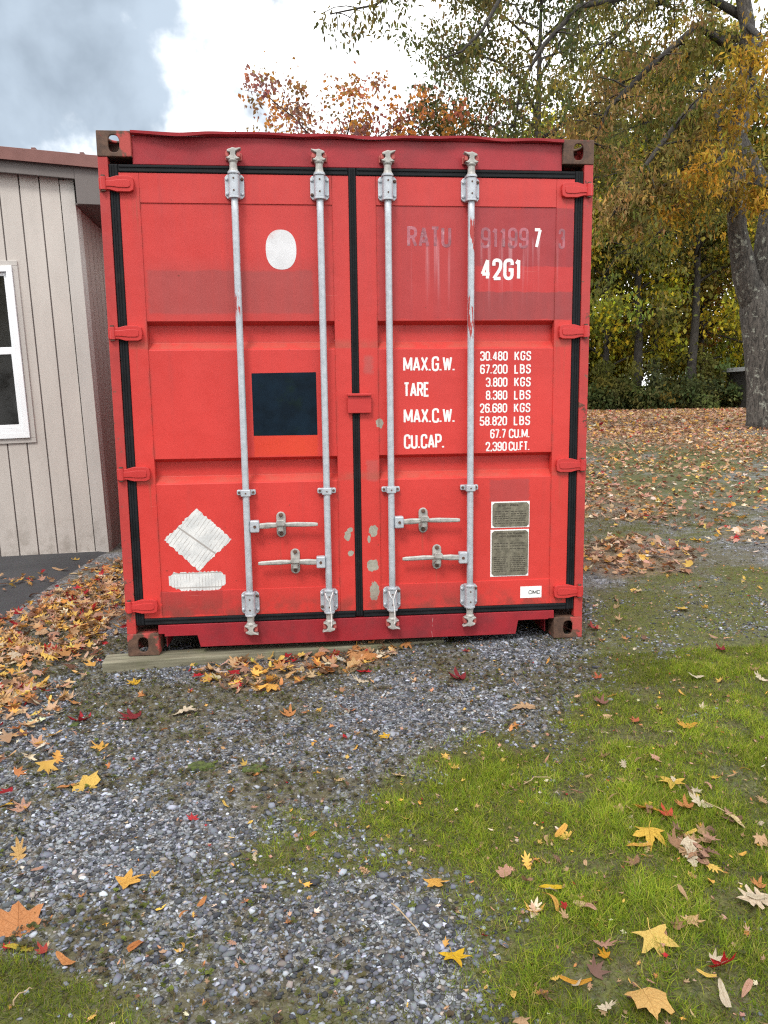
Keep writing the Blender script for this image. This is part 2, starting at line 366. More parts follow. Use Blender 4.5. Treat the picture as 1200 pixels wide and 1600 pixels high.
def scuffs(m):
    t = NT(m.node_tree); b = next(n for n in m.node_tree.nodes if n.type == 'BSDF_PRINCIPLED'); co = t.n('ShaderNodeTexCoord').outputs['Object']; src = b.inputs['Base Color'].links[0].from_socket
    x, y, z = t.n('ShaderNodeSeparateXYZ', {0: co}).outputs
    k = t.m('MULTIPLY', t.mr(t.noise(t.vscale(co, (48, 1, 7)), 1.0, 3, .6), .66, .70), t.mr(t.noise(t.vscale(co, (2.3, 1, 1)), 1.0, 2), .50, .60))
    setc(t, b, t.mix(t.m('MULTIPLY', k, .75), src, (.55, .45, .44)))
scuffs(M_SILL)
M_HINGE = red_paint('hinge_red', (0.46, 0.036, 0.034), chips=0.0, fade=False)
def casting_mat():
    m, t, b, co, o = material('casting_rust', 0.75)
    n = t.noise(co, 16, 8, 0.7); n2 = t.noise(co, 7, 4, 0.6)
    c = t.mix(t.mr(n, .3, .7), (.045, .024, .016), (.12, .062, .038))
    c = t.mix(t.mr(n2, .53, .60), c, (.36, .05, .042))
    c = t.mix(t.mr(t.noise(co, 4.5, 5), .55, .75, 0, .5), c, (.09, .08, .035))
    setc(t, b, c); bump(t, b, n, .4, .004); return m
M_CAST = casting_mat()
M_RUBBER = plain('black_rubber', (.008, .009, .011), .4, 9, .7, dirt=((.03, .028, .026), .5), spec=.2)
M_BLACK = plain('dark_void', (.006, .006, .006), .2, 5, .9)
def galv(name, scr=()):
    m, t, b, co, o = material(name, 0.5, 0.35)
    x, y, z = t.n('ShaderNodeSeparateXYZ', {0: co}).outputs
    n = t.noise(co, 30, 5, .6); n2 = t.noise(co, 5, 5, .6); v = t.n('ShaderNodeTexVoronoi', {'Vector': co, 'Scale': 90.0}).outputs['Color']
    c = t.mix(t.mr(n, .3, .7), (.39, .42, .46), (.48, .51, .55))
    c = t.mix(.05, c, t.n('ShaderNodeSeparateColor', {0: v}).outputs[0], 'OVERLAY')
    c = t.mix(t.mr(n2, .55, .8, 0, .55), c, (.56, .56, .54))
    c = t.mix(t.mr(t.noise(co, 22, 6, .7), .66, .72, 0, .8), c, (.16, .085, .05))
    for z0, z1, k in scr:
        mk = t.m('MULTIPLY', t.m('MULTIPLY', t.mr(z, z0-.03, z0+.02), t.mr(z, z1+.03, z1-.03)), t.mr(t.noise(t.vscale(co, (30, 30, 6)), 1, 5, .6), .56-k, .60-k))
        c = t.mix(mk, c, (.36, .05, .045))
    setc(t, b, c); t.t.links.new(t.mr(n2, .3, .7, .42, .6), b.inputs['Roughness']); bump(t, b, n, .08, .003); return m
M_GALV = galv('galvanised_steel')
M_WORN = plain('worn_cast_steel', (.36, .35, .33), .25, 25, .55, .25, dirt=((.17, .09, .055), .8), bumpk=.2)
M_KEEP = plain('keeper_red', (.36, .075, .065), .3, 30, .6, dirt=((.10, .045, .03), .9))
M_BOLT = plain('rusty_bolt', (.085, .045, .03), .4, 40, .7)
M_LETTER = plain('white_lettering', (.78, .74, .73), .05, 30, .5, dirt=((.60, .25, .24), .35))
M_GHOST = plain('ghost_lettering', (.30, .088, .11), .35, 30, .5, dirt=((.55, .36, .40), .9))
def torn_white(name, lines, ang):
    m, t, b, co, o = material(name, .6)
    x, y, z = t.n('ShaderNodeSeparateXYZ', {0: co}).outputs
    ca, sa = math.cos(ang), math.sin(ang)
    u = t.m('ADD', t.m('MULTIPLY', x, ca), t.m('MULTIPLY', z, sa))
    u = t.m('ADD', u, t.m('MULTIPLY', t.m('SUBTRACT', t.noise(co, 30, 3), .5), .008))
    l = t.m('PINGPONG', t.m('MULTIPLY', u, lines), 0.5)
    ln = t.m('MULTIPLY', t.mr(l, .10, .03), t.mr(t.noise(co, 26, 3), .36, .54))
    v2 = t.m('SUBTRACT', t.m('MULTIPLY', z, ca), t.m('MULTIPLY', x, sa)); l2 = t.m('PINGPONG', t.m('ADD', t.m('MULTIPLY', v2, 4.4 if ang else 13.0), .2 if ang else .43), .5); ln = t.m('MAXIMUM', ln, t.mr(l2, .03 if ang else .07, .01))
    c = t.mix(t.mr(t.noise(co, 14, 6, .6), .3, .7), (.50, .51, .51), (.66, .66, .65))
    setc(t, b, t.mix(t.m('MULTIPLY', ln, .8), c, (.26, .23, .21))); bump(t, b, l, .1, .002)
    return m
M_TORN = torn_white('torn_white_film', 52, math.radians(-38)); M_TORN2 = torn_white('torn_white_strip', 62, 0)
M_OVAL = plain('white_patch', (.60, .60, .62), .08, 7, .5, dirt=((.55, .34, .33), .7), bumpk=.15)
M_NAVY = plain('dark_navy_film', (.003, .010, .019), .35, 9, .5, dirt=((.006, .016, .012), .8), spec=.12)
M_STICK = plain('white_sticker', (.80, .80, .80), .02, 9, .4)
M_INK = plain('black_ink', (.02, .02, .02), .1, 9, .5)
M_PLATE = plain('tarnished_plate', (.17, .155, .115), .3, 40, .5, .3, dirt=((.10, .075, .04), .8), bumpk=.2)
M_PLINK = plain('plate_engraving', (.045, .038, .028), .3, 30, .7)
M_PVC = plain('white_vinyl', (.74, .76, .78), .04, 4, .35)
def siding_mat(name, col):
    m, t, b, co, o = material(name, .6)
    n = t.noise(t.vscale(co, (3, 3, 1)), 1.5, 6, .6); g = t.noise(t.vscale(co, (160, 160, 9)), 1, 3)
    c = t.mix(t.mr(n, .3, .7), tuple(v*.93 for v in col), tuple(v*1.05 for v in col))
    c = t.mix(t.mr(t.noise(t.vscale(co, (9, 9, .8)), 1, 5), .55, .8, 0, .25), c, tuple(v*.62 for v in col))
    c = t.mix(t.m('MULTIPLY', t.mr(t.n('ShaderNodeSeparateXYZ', {0: co}).outputs[2], .55, .0), t.mr(t.noise(co, 7, 6, .7), .42, .66, 0, .5)), c, (.16, .135, .105)); setc(t, b, c); bump(t, b, g, .08, .002); return m
M_SIDING = siding_mat('taupe_siding', (.44, .405, .372)); M_TRIM = siding_mat('taupe_trim', (.41, .385, .36)); M_FASCIA = siding_mat('brown_fascia', (.115, .10, .095))
M_GROOVE = plain('siding_joint', (.155, .135, .128), .1, 4, .8)
M_SIDEWALL = siding_mat('gap_shaded_siding', (.25, .185, .165))  # same siding, with gap shade and red bounce put into the colour
M_ROOF = plain('brown_metal_roof', (.15, .060, .050), .12, 5, .45)
M_GLASS = plain('dark_glass', (.010, .010, .009), .2, 2, .09, spec=.9)
def wood_mat():
    m, t, b, co, o = material('weathered_timber', .8)
    g = t.noise(t.vscale(co, (3, 40, 40)), 1, 6, .6); n = t.noise(co, 6, 6, .65)
    c = t.mix(t.mr(g, .3, .7), (.10, .092, .06), (.215, .20, .14)); c = t.mix(t.mr(n, .5, .7, 0, .6), c, (.12, .13, .055))
    setc(t, b, c); bump(t, b, g, .4, .004); return m
M_WOOD = wood_mat()
def foliage_mat(name, trans=.4, obj=False, spots=False):
    m, t, b, co, o = material(name, .6, 0, .12)
    src = t.n('ShaderNodeObjectInfo').outputs['Color'] if obj else t.n('ShaderNodeVertexColor', layer_name='Col').outputs[0]
    c = src
    if spots:
        n = t.noise(co, 45, 5, .65)
        c = t.mix(t.mr(n, .60, .76, 0, .42), src, (.15, .07, .03))
        c = t.mix(t.mr(t.noise(co, 16, 3), .3, .7), c, t.mix(1.0, c, (.88, .78, .70), 'MULTIPLY'))
    if obj:      # midrib, side veins and a browning margin, in the leaf's own coordinates
        x, y, z = t.n('ShaderNodeSeparateXYZ', {0: co}).outputs; ax = t.m('ABSOLUTE', x)
        rib = t.mr(ax, .022, .008); side = t.mr(t.m('PINGPONG', t.m('SUBTRACT', t.m('MULTIPLY', y, 4.2), t.m('MULTIPLY', ax, 3.4)), .5), .07, .02)
        ve = t.m('MAXIMUM', rib, t.m('MULTIPLY', side, .6))
        c = t.mix(t.m('MULTIPLY', ve, .42), c, t.mix(1.0, c, (.55, .45, .35), 'MULTIPLY'))
        n3 = t.noise(co, 5.5, 6, .7); rd = t.vm('LENGTH', co)
        c = t.mix(t.mr(t.m('ADD', rd, t.m('MULTIPLY', t.m('SUBTRACT', n3, .5), 1.3)), .88, 1.3, 0, .6), c, (.20, .10, .04))
        c = t.mix(t.mr(n3, .40, .28, 0, .35), c, t.mix(1.0, c, (1.25, 1.3, 1.2), 'MULTIPLY'))
        bump(t, b, t.m('ADD', ve, t.m('MULTIPLY', n3, 2.0)), .5, .02)
    setc(t, b, c)
    tr = t.n('ShaderNodeBsdfTranslucent', {'Color': c}); mx = t.n('ShaderNodeMixShader', {0: trans, 1: b.outputs[0], 2: tr.outputs[0]})
    t.t.links.new(mx.outputs[0], o.inputs[0]); return m
M_LEAFCARD = foliage_mat('tree_leaves', .5); M_GRASS = foliage_mat('grass_blades', .5)
M_LITTER = foliage_mat('leaf_litter', .2, spots=True); M_LEAF = foliage_mat('fallen_leaf', .2, obj=True, spots=True)
def stone_mat():
    m, t, b, co, o = material('gravel_stone', .85, 0, .2)
    c = t.mix(.25, t.n('ShaderNodeVertexColor', layer_name='Col').outputs[0], t.noise(co, 120, 4, .6, out=1), 'OVERLAY')
    setc(t, b, c); return m
M_STONE = stone_mat()
def bark_mat(name, a, b2, lichen=0.0):
    m, t, b, co, o = material(name, .9)
    w = t.noise(t.vscale(co, (1, 1, .28)), 16, 7, .65, 1.2); n = t.noise(co, 3, 6, .65)
    r = t.mr(w, .34, .62)
    c = t.mix(r, a, b2); c = t.mix(t.mr(n, .5, .75, 0, .5), c, tuple(v*.6 for v in b2))
    if lichen: c = t.mix(t.mr(t.m('ADD', t.noise(co, 9, 7, .7), t.m('MULTIPLY', t.m('SUBTRACT', n, .5), .6)), .58, .66, 0, lichen), c, (.30, .31, .26))
    setc(t, b, c); bump(t, b, w, .9, .05); return m
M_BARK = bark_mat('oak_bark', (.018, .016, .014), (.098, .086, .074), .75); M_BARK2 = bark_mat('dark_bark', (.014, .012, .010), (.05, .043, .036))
def asphalt_mat():
    m, t, b, co, o = material('asphalt', .8)
    v = t.n('ShaderNodeTexVoronoi', {'Vector': co, 'Scale': 140.0}).outputs['Color']
    c = t.mix(t.mr(t.noise(co, 1.5, 6), .3, .7), (.022, .023, .026), (.040, .041, .045)); c = t.mix(.2, c, v, 'OVERLAY')
    setc(t, b, c); bump(t, b, t.noise(co, 220, 3), .5, .004); return m
M_ASPHALT = asphalt_mat()
def ground_mat():
    m, t, b, co, o = material('ground_mix', .9, 0, .3)
    v = t.n('ShaderNodeVertexColor', layer_name='Col').outputs[0]; sx = t.n('ShaderNodeSeparateColor', {0: v}).outputs
    g, l, w = sx[0], sx[1], sx[2]
    wob = t.vm('ADD', co, t.vscale(t.noise(co, 30, 2, out=1), (.01, .01, .01)))
    vo = t.n('ShaderNodeTexVoronoi', {'Vector': wob, 'Scale': 75.0}); ve = t.n('ShaderNodeTexVoronoi', {'Vector': wob, 'Scale': 75.0}, feature='DISTANCE_TO_EDGE')
    tone = t.n('ShaderNodeSeparateColor', {0: vo.outputs['Color']}).outputs[0]
    st = t.mix(t.mr(tone, .1, .95, smooth=False), (.07, .073, .082), (.36, .375, .40)); st = t.mix(t.mr(ve.outputs[0], .0, .12), (.035, .034, .032), st)
    n = t.noise(co, 7, 7, .7); n2 = t.noise(co, 40, 5, .7)
    grit = t.n('ShaderNodeSeparateColor', {0: t.n('ShaderNodeTexVoronoi', {'Vector': wob, 'Scale': 190.0}).outputs['Color']}).outputs[0]
    soil = t.mix(t.mr(n2, .3, .7), (.042, .036, .028), (.115, .10, .078)); soil = t.mix(t.mr(grit, .35, .95), soil, t.mix(t.mr(grit, .8, .98), (.03, .028, .024), (.26, .25, .24)))
    base = t.mix(t.mr(n, .40, .62), st, soil)
    base = t.mix(t.m('MULTIPLY', w, t.mr(n2, .3, .6)), base, t.mix(n2, (.050, .048, .024), (.120, .108, .060)))
    moss = t.mix(t.mr(n2, .3, .7), (.036, .040, .012), (.105, .112, .024)); moss = t.mix(t.mr(t.noise(co, 11, 6, .7), .5, .68, 0, .8), moss, (.10, .082, .050))
    base = t.mix(t.m('MULTIPLY', t.mr(t.m('ADD', g, t.m('MULTIPLY', t.m('SUBTRACT', n, .5), .5)), .25, .62), .9), base, moss)
    lit = t.mix(t.mr(n2, .3, .7), (.12, .078, .050), (.30, .205, .13))
    base = t.mix(t.mr(t.m('ADD', l, t.m('MULTIPLY', t.m('SUBTRACT', n2, .5), .7)), .5, .95, 0, .5), base, lit)
    setc(t, b, base)
    bump(t, b, t.m('ADD', t.m('MULTIPLY', ve.outputs[0], .6), t.m('MULTIPLY', n2, .5)), .8, .012); return m
M_GROUND = ground_mat()
# ================================================================== GROUND
def axis(lo, a, b, hi, d):
    core = list(np.arange(a, b+1e-6, d)); s = d; x = b; up = []
    while x < hi: s *= 1.16; x += s; up.append(x)
    s = d; x = a; dn = []
    while x > lo: s *= 1.16; x -= s; dn.append(x)
    return np.array(dn[::-1]+core+up)
gx = axis(-150, -2.6, 2.6, 150, .035); gy = axis(-120, -3.4, 3.2, 240, .035)
GX, GY = np.meshgrid(gx, gy); nx, ny = len(gx), len(gy)
GZ = zg(GX, GY)
GM, LM, WM = grass_mask(GX, GY), litter_mask(GX, GY), weed_mask(GX, GY)
under = (np.abs(GX) < 1.25) & (GY > .1) & (GY < 12.2)
GM = np.where(under, 0, GM)
idx = np.arange(nx*ny).reshape(ny, nx)
F = np.stack([idx[:-1, :-1], idx[:-1, 1:], idx[1:, 1:], idx[1:, :-1]], -1).reshape(-1, 4)
ground = npmesh('ground', np.stack([GX, GY, GZ], -1).reshape(-1, 3), F, np.stack([GM, LM, WM], -1).reshape(-1, 3), M_GROUND, smooth=True)
tag(ground, kind='structure')
# asphalt drive beside the house
ax_ = np.linspace(-14, 0, 60); ay = np.linspace(-9, 3.6, 90); b = MB(); vs = []
for j, y in enumerate(ay):
    edge = -2.19+.03*math.sin(y*1.9)+.16*(float(fbm(y*4, 3.3, 9, 4))-.5)+(y-1)*.035
    for i, x in enumerate(np.linspace(-14, edge, 60)):
        vs.append((x, y, float(zg(x, y, False))+.014+(0 if i < 59 else -.03)))
b.add(vs, [(j*60+i, j*60+i+1, (j+1)*60+i+1, (j+1)*60+i) for j in range(89) for i in range(59)])
tag(b.build('driveway', M_ASPHALT, smooth=True), kind='structure')
# ================================================================== CONTAINER
cont = empty('shipping_container'); tag(cont, 'red steel shipping container with its double doors shut and weight figures painted in white', 'container')
def casting(cx, cz, top, loc=(0, 0, 0)):
    b = MB(); w, h, d = .160, .118, .178; th = .012
    s = 1 if cx > 0 else -1
    T = Matrix.Translation((cx, -.004, cz))
    b.plate_hole(w, h, th, .026, .039, T)
    side = Matrix.Translation((cx+s*w/2, -.004+d/2, cz)) @ Matrix.Rotation(math.radians(90)*s, 4, 'Z')
    b.plate_hole(d-.002, h-.002, th, .039, .026, side)
    tt = Matrix.Translation((cx, -.004+d/2, cz+(h/2-.001 if top else -h/2+.001))) @ Matrix.Rotation(math.radians(90 if not top else -90), 4, 'X')
    b.plate_hole(w-.024, d-.03, th, .045, .055, tt)
    b.box(cx-s*w/2-.001*s if s > 0 else cx+w/2-.012, cx-s*w/2+.012 if s > 0 else cx+w/2+.001, .009, d-.004, cz-h/2+.002, cz+h/2-.002)
    b.box(cx-w/2+.002, cx+w/2-.002, d-.016, d-.004, cz-h/2+.003, cz+h/2-.003)
    zz = cz-h/2 if top else cz+h/2
    b.box(cx-w/2+.013, cx+w/2-.013, .009, d-.017, zz+(.001 if top else -.013), zz+(.013 if top else -.001))
    return b.build('corner_casting', M_CAST, cont, bevel=.004)
for s in (-1, 1):
    casting(s*1.139, 2.532, True); casting(s*1.139, .059, False)
# corner posts with their return flange
for s in (-1, 1):
    b = MB()
    P = [(1.219, 0), (1.219, .17), (1.212, .17), (1.212, .006), (1.178, .006), (1.178, .045), (1.172, .045), (1.172, 0)]
    vs = [(s*x, y, z) for z in (.118, 2.473) for x, y in P]; n = len(P)
    b.add(vs, [tuple(range(n)), tuple(range(2*n-1, n-1, -1))]+[(i, (i+1) % n, (i+1) % n+n, i+n) for i in range(n)])
    b.build('corner_post', M_FRAME, cont, bevel=.0025)
# header and dented top lip
b = MB(); b.box(-1.059, 1.059, .014, .11, 2.444, 2.574); b.build('header', M_HEAD, cont, bevel=.003)
b = MB(); N = 120; vs = []
for i in range(N+1):
    x = -1.058+2.116*i/N
    dent = .012*math.exp(-((x+.80)/.10)**2)-.006*math.exp(-((x+.55)/.12)**2)+.006*math.sin(x*7+1)*math.exp(-((x-.4)/.7)**2)*.7+.003*math.sin(x*19)
    out = -.018-.010*math.exp(-((x+.8)/.15)**2)+.004*math.sin(x*11)
    zt = 2.588-dent*.8
    vs += [(x, .10, 2.5865), (x, out, zt), (x, out+.002, zt-.012-dent*.4), (x, .012, 2.5745)]
b.add(vs, [(i*4+k, i*4+k+1, i*4+k+5, i*4+k+4) for i in range(N) for k in range(3)])
b.build('roof_lip', M_HEAD, cont)
# sill with fork pockets
b = MB()
b.prism([(-1.059, .112), (-1.028, .112), (-1.028, .098), (-.860, .098), (-.846, .034), (.846, .034), (.860, .110), (1.028, .110), (1.028, .114), (1.059, .114), (1.059, .158), (-1.059, .158)], .0, .07)
b.build('sill', M_SILL, cont, bevel=.003)
for s in (-1, 1):
    zt = .098 if s < 0 else .110; b = MB()
    b.box(s*.944-.09, s*.944+.09, .072, .9, zt+.001, zt+.006); b.box(s*.944-.09, s*.944-.085, .072, .9, .02, zt+.001); b.box(s*.944+.085, s*.944+.09, .072, .9, .02, zt+.001)
    b.build('fork_pocket', M_SILL, cont)
# long sides, roof, floor, rear end
def corrugated(axis_, at_, a0, a1, z0, z1, depth, sgn):
    b = MB(); p = .278; prof = []; a = a0
    while a < a1-.02:
        for da, dd in ((0, 0), (.072, 0), (.14, depth), (.21, depth)):
            if a+da < a1: prof.append((a+da, dd))
        a += p
    prof.append((a1, 0)); vs = []
    for z in (z0, z1):
        for q, d in prof: vs.append((at_-sgn*d, q, z) if axis_ == 'x' else (q, at_-sgn*d, z))
    n = len(prof); b.add(vs, [(i, i+1, n+i+1, n+i) for i in range(n-1)]); return b
for s in (-1, 1):
    corrugated('x', s*1.205, .17, 12.05, .158, 2.53, .036, s).build('side_wall', M_FRAME, cont)
    b = MB(); b.box(s*1.219 if s < 0 else 1.16, -1.16 if s < 0 else 1.219, .18, 12.03, .012, .156); b.build('bottom_rail', M_SILL, cont, bevel=.004)
    b = MB(); b.box(min(s*1.219, s*1.16), max(s*1.219, s*1.16), .18, 12.03, 2.531, 2.584); b.build('top_rail', M_HEAD, cont, bevel=.004)
b = MB(); vs = []; k = 0
for i in range(90):
    y = .19+i*.1327
    vs += [(-1.158, y, 2.572+(.016 if i % 2 else 0)), (1.158, y, 2.572+(.016 if i % 2 else 0))]
b.add(vs, [(2*i, 2*i+1, 2*i+3, 2*i+2) for i in range(89)]); b.build('roof', M_HEAD, cont)
b = MB(); b.box(-1.158, 1.158, .91, 12.05, .10, .15); b.build('floor', M_SILL, cont)
b = corrugated('y', 12.15, -1.2, 1.2, .158, 2.57, .036, 1); b.box(-1.219, 1.219, 12.05, 12.19, .012, .156); b.box(-1.219, -1.14, 12.04, 12.19, .158, 2.585); b.box(1.14, 1.219, 12.04, 12.19, .158, 2.585); b.build('end_wall', M_FRAME, cont)
# doors
DY = .010
def door(s):
    """s=-1 the left leaf, 1 the right leaf"""
    xa, xb = (-1.128, -.024) if s < 0 else (.014, 1.128)      # leaf edges
    pa, pb = (-1.034, -.106) if s < 0 else (.112, 1.034)       # pressed panel
    zb, zt, pz0, pz1 = .196, 2.405, .334, 2.267
    b = MB(); yp = DY+.005; D = .046
    prof = [(pz1, yp), (1.707, yp), (1.690, yp+D), (1.604, yp+D), (1.566, yp), (1.024, yp), (1.007, yp+D), (.931, yp+D), (.894, yp), (pz0, yp)]
    b.box(xa, pa, DY, DY+.05, zb, zt); b.box(pb, xb, DY, DY+.05, zb, zt); b.box(pa+.0005, pb-.0005, DY, DY+.05, pz1, zt); b.box(pa+.0005, pb-.0005, DY, DY+.05, zb, pz0)
    vs = [(x, y, z) for z, y in prof for x in (pa, pb)]
    b.add(vs, [(2*i, 2*i+1, 2*i+3, 2*i+2) for i in range(len(prof)-1)])
    o = b.build('door', M_DOOR, cont, bevel=.0018)
    o['label'] = 'left door leaf with white oval patch and dark square' if s < 0 else 'right door leaf painted with white weight figures'
    # rubber seal: double lipped strips round the leaf
    g = MB()
    def strip(x0, x1, z0, z1):
        v = (x1-x0) < (z1-z0)
        g.box(x0, x1, DY-.001, .06, z0, z1)
        if v:
            w = x1-x0
            for f0, f1 in ((.06, .30), (.42, .58), (.70, .94)): g.box(x0+w*f0, x0+w*f1, DY-.005, DY-.0005, z0+.003, z1-.003)
        else:
            w = z1-z0
            for f0, f1 in ((.06, .34), (.62, .94)): g.box(x0+.003, x1-.003, DY-.005, DY-.0005, z0+w*f0, z0+w*f1)
    xo0, xo1 = (-1.171, -1.129) if s < 0 else (1.129, 1.171)
    strip(xo0, xo1, .160, 2.443)
    ins = (-1.128, -.026) if s < 0 else (.016, 1.128)
    strip(ins[0], ins[1], 2.406, 2.442); strip(ins[0], ins[1], .160, .195)
    if s < 0: strip(-.0235, .0135, .165, 2.442)
    g.build('gasket', M_RUBBER, o, bevel=.003)
    # hinges
    for z in (2.348, 1.648, .953, .265):
        h = MB()
        pts = [(1.217, -.026), (1.217, .026), (1.168, .027), (1.135, .036), (1.075, .036), (1.058, .028), (1.054, .0), (1.058, -.028), (1.075, -.036), (1.135, -.036), (1.168, -.027)]
        P = [(s*x, z+dz) for x, dz in pts]
        if s > 0: P = P[::-1]
        h.prism(P, -.013, DY-.0005)
        h.cyl((s*1.196, -.012, z-.030), (s*1.196, -.012, z+.030), .014, 14)
        h.prism([(p[0]*1.0-(p[0]-s*1.10)*.35 if abs(p[0]) < 1.14 else p[0]*.99, z+(p[1]-z)*.5) for p in P], -.017, -.0132)
        h.build('hinge', M_HINGE, o, bevel=.005)
        q = MB(); q.cyl((s*1.196, -.012, z-.036), (s*1.196, -.012, z-.0305), .010, 10); q.cyl((s*1.196, -.012, z+.0305), (s*1.196, -.012, z+.038), .010, 10)
        q.build_each('hinge_pin', M_BOLT, o)
    return o
doorL, doorR = door(-1), door(1)
# locking bars
def locking_bar(x, d, zh, scr=None, rope=False):
    """d: side the handle points to; zh its height"""
    rm = galv('scraped_galvanised', scr) if scr else M_GALV
    YR = -.030
    e = MB(); e.tube([(0, YR, z) for z in (.17, .4, .8, 1.3, 1.8, 2.2, 2.43)], .0172, 16)
    bar = e.build('locking_bar', rm, cont, (x, 0, 0), smooth=False)
    for p in bar.data.polygons: p.use_smooth = len(p.vertices) == 4
    # top and bottom bearing brackets
    for z0, z1 in ((2.287, 2.398), (.207, .322)):
        k = MB(); zc = (z0+z1)/2; hh = (z1-z0)/2
        k.prism([(-.046, z0+.012), (-.036, z0), (.036, z0), (.046, z0+.012), (.046, z1-.012), (.036, z1), (-.036, z1), (-.046, z1-.012)], -.004, DY-.0005)
        n = 14; poly = [(-.027, -.003)]+[(-.0255*math.cos(math.pi*i/n), -.030-.0235*math.sin(math.pi*i/n)) for i in range(n+1)]+[(.027, -.003)]
        m = len(poly)
        for za, zb_, sc in ((z0+.006, z1-.006, 1.0), (z1-.0055, z1+.006, 1.1), (z0-.006, z0+.0055, 1.1)):
            vs = [(p[0]*sc, -.0045+(p[1]+.0045)*sc, za) for p in poly]+[(p[0]*sc, -.0045+(p[1]+.0045)*sc, zb_) for p in poly]
            k.add(vs, [tuple(range(m)), tuple(range(2*m-1, m-1, -1))]+[(i, (i+1) % m, m+(i+1) % m, m+i) for i in range(m)])
        br = k.build('bracket', M_GALV, bar, bevel=.002)
        q = MB(); w = MB()
        for i, (bx, bz) in enumerate(((-.037, hh*.62), (.037, hh*.62), (-.037, -hh*.62), (.037, -hh*.62))):
            (q if (i+int(x*50)) % 3 else w).tube([(bx, -.0042, zc+bz), (bx, -.009, zc+bz), (bx, -.012, zc+bz)], [.0085, .008, .004], 10)
        for bz in (.028, -.028): w.cyl((0, -.0515, zc+bz), (0, -.0555, zc+bz), .0045, 8)
        q.build_each('bolt', M_GALV, bar); w.build_each('bolt', M_BOLT, bar)
    # slim middle guide
    k = MB(); k.prism([(-.044, .833), (.044, .833), (.048, .838), (.048, .856), (.044, .861), (-.044, .861), (-.048, .856), (-.048, .838)], -.008, DY-.0005); k.box(-.024, .024, -.0515, -.0085, .830, .864); k.build('bracket', M_GALV, bar, bevel=.003)
    w = MB()
    for bx in (-.036, .036): w.cyl((bx, -.0082, .847), (bx, -.0115, .847), .0065, 10)
    w.cyl((0, -.052, .847), (0, -.0545, .847), .004, 8); w.build_each('bolt', M_BOLT, bar)
    # cams and keepers at both ends
    for up, zc in ((1, 2.475), (-1, .136)):
        k = MB(); zz = lambda v: zc+up*v
        k.tube([(0, YR, zz(-.075)), (0, YR, zz(-.066)), (0, YR, zz(-.060)), (0, YR, zz(-.03)), (0, YR, zz(-.024)), (0, YR, zz(-.014))], [.024, .024, .019, .0175, .023, .023], 14)
        poly = [(-.034, -.012), (-.020, -.006), (-.012, .004), (-.013, .018), (-.036, .030), (-.040, .036), (-.014, .033), (.0, .036), (.026, .026), (.028, .018), (.012, .014), (.012, .002), (.022, -.006), (.034, -.010), (.024, -.016), (-.020, -.018)]
        P = [(-d*px, zz(pz)) for px, pz in poly]
        k.prism(P, -.050, -.012); k.build('cam', M_WORN, bar, bevel=.003)
        r = MB()
        for sx in (-1, 1):
            r.box(sx*.026-.009, sx*.026+.009, -.040, .004, min(zz(-.004), zz(.02)), max(zz(-.004), zz(.02)))
        r.box(-.04, .04, .004, .0135, min(zz(-.010), zz(.026)), max(zz(-.010), zz(.026)))
        r.build('keeper', M_KEEP, bar, bevel=.004)
    # handle: hub, flattened lever, and its retainer on the door
    k = MB()
    k.box(min(d*.016, d*.062), max(d*.016, d*.062), -.052, -.012, zh-.031, zh+.031)
    k.build('handle_hub', M_GALV, bar, bevel=.006)
    k = MB(); w0 = MB(); w0.cyl((d*.040, -.0522, zh), (d*.040, -.056, zh), .0075, 10); w0.build_each('bolt', M_BOLT, bar)
    secs = [(.055, .014, .006), (.105, .016, .006), (.150, .013, .009), (.185, .009, .011), (.215, .012, .010), (.25, .013, .007), (.345, .011, .006), (.362, .008, .005)]
    vs = []
    for sx, hz, hy in secs:
        zo = zh+.010*math.sin((sx-.05)*9)*(.5)
        vs += [(d*sx, -.036+c*hy, zo+a*hz) for a, c in ((-1, -.4), (-.5, -1), (.5, -1), (1, -.4), (1, .4), (.5, 1), (-.5, 1), (-1, .4))]
    m = len(secs); k.add(vs, [(i*8+j, i*8+(j+1) % 8, (i+1)*8+(j+1) % 8, (i+1)*8+j) for i in range(m-1) for j in range(8)]+[tuple(range(8)), tuple((m-1)*8+j for j in range(8))])
    k.build('handle', M_WORN, bar, bevel=.002)
    cx = d*.172; k = MB(); pts = []
    for i in range(12): pts.append((cx+.024*math.cos(math.pi*i/11), zh+.043+.024*math.sin(math.pi*i/11)))
    for i in range(12): pts.append((cx-.024*math.cos(math.pi*i/11), zh-.043-.024*math.sin(math.pi*i/11)))
    k.prism(pts, .004, .0145)
    k.box(cx-.014, cx+.014, -.050, .0035, zh+.016, zh+.022); k.box(cx-.012, cx+.012, -.052, -.046, zh-.028, zh+.0155); k.box(cx-.016, cx+.016, -.030, .0035, zh-.030, zh-.022)
    k.prism([(cx-.024, zh+.020), (cx-.018, zh+.002), (cx+.018, zh+.002), (cx+.024, zh+.020), (cx+.016, zh+.032), (cx-.016, zh+.032)], -.060, -.0525)
    k.build('handle_latch', M_WORN, bar, bevel=.003)
    w = MB()
    for bz in (.050, -.048): w.tube([(cx, .004, zh+bz), (cx, -.004, zh+bz), (cx, -.007, zh+bz)], [.011, .010, .005], 8)
    w.build_each('bolt', M_BOLT, bar)
    if rope:
        k = MB(); k.tube([(-.022, -.058, .315), (-.012, -.060, .285), (.002, -.061, .262), (.012, -.060, .30), (.020, -.057, .318)], .0022, 6)
        k.tube([(.002, -.061, .262), (.006, -.062, .22), (.010, -.060, .17), (.008, -.058, .135)], .0022, 6); k.build('seal_wire', M_LETTER, bar)
    return bar
locking_bar(-.578, 1, .674, scr=[(1.74, 1.98, .03)]); locking_bar(-.166, -1, .477, rope=True)
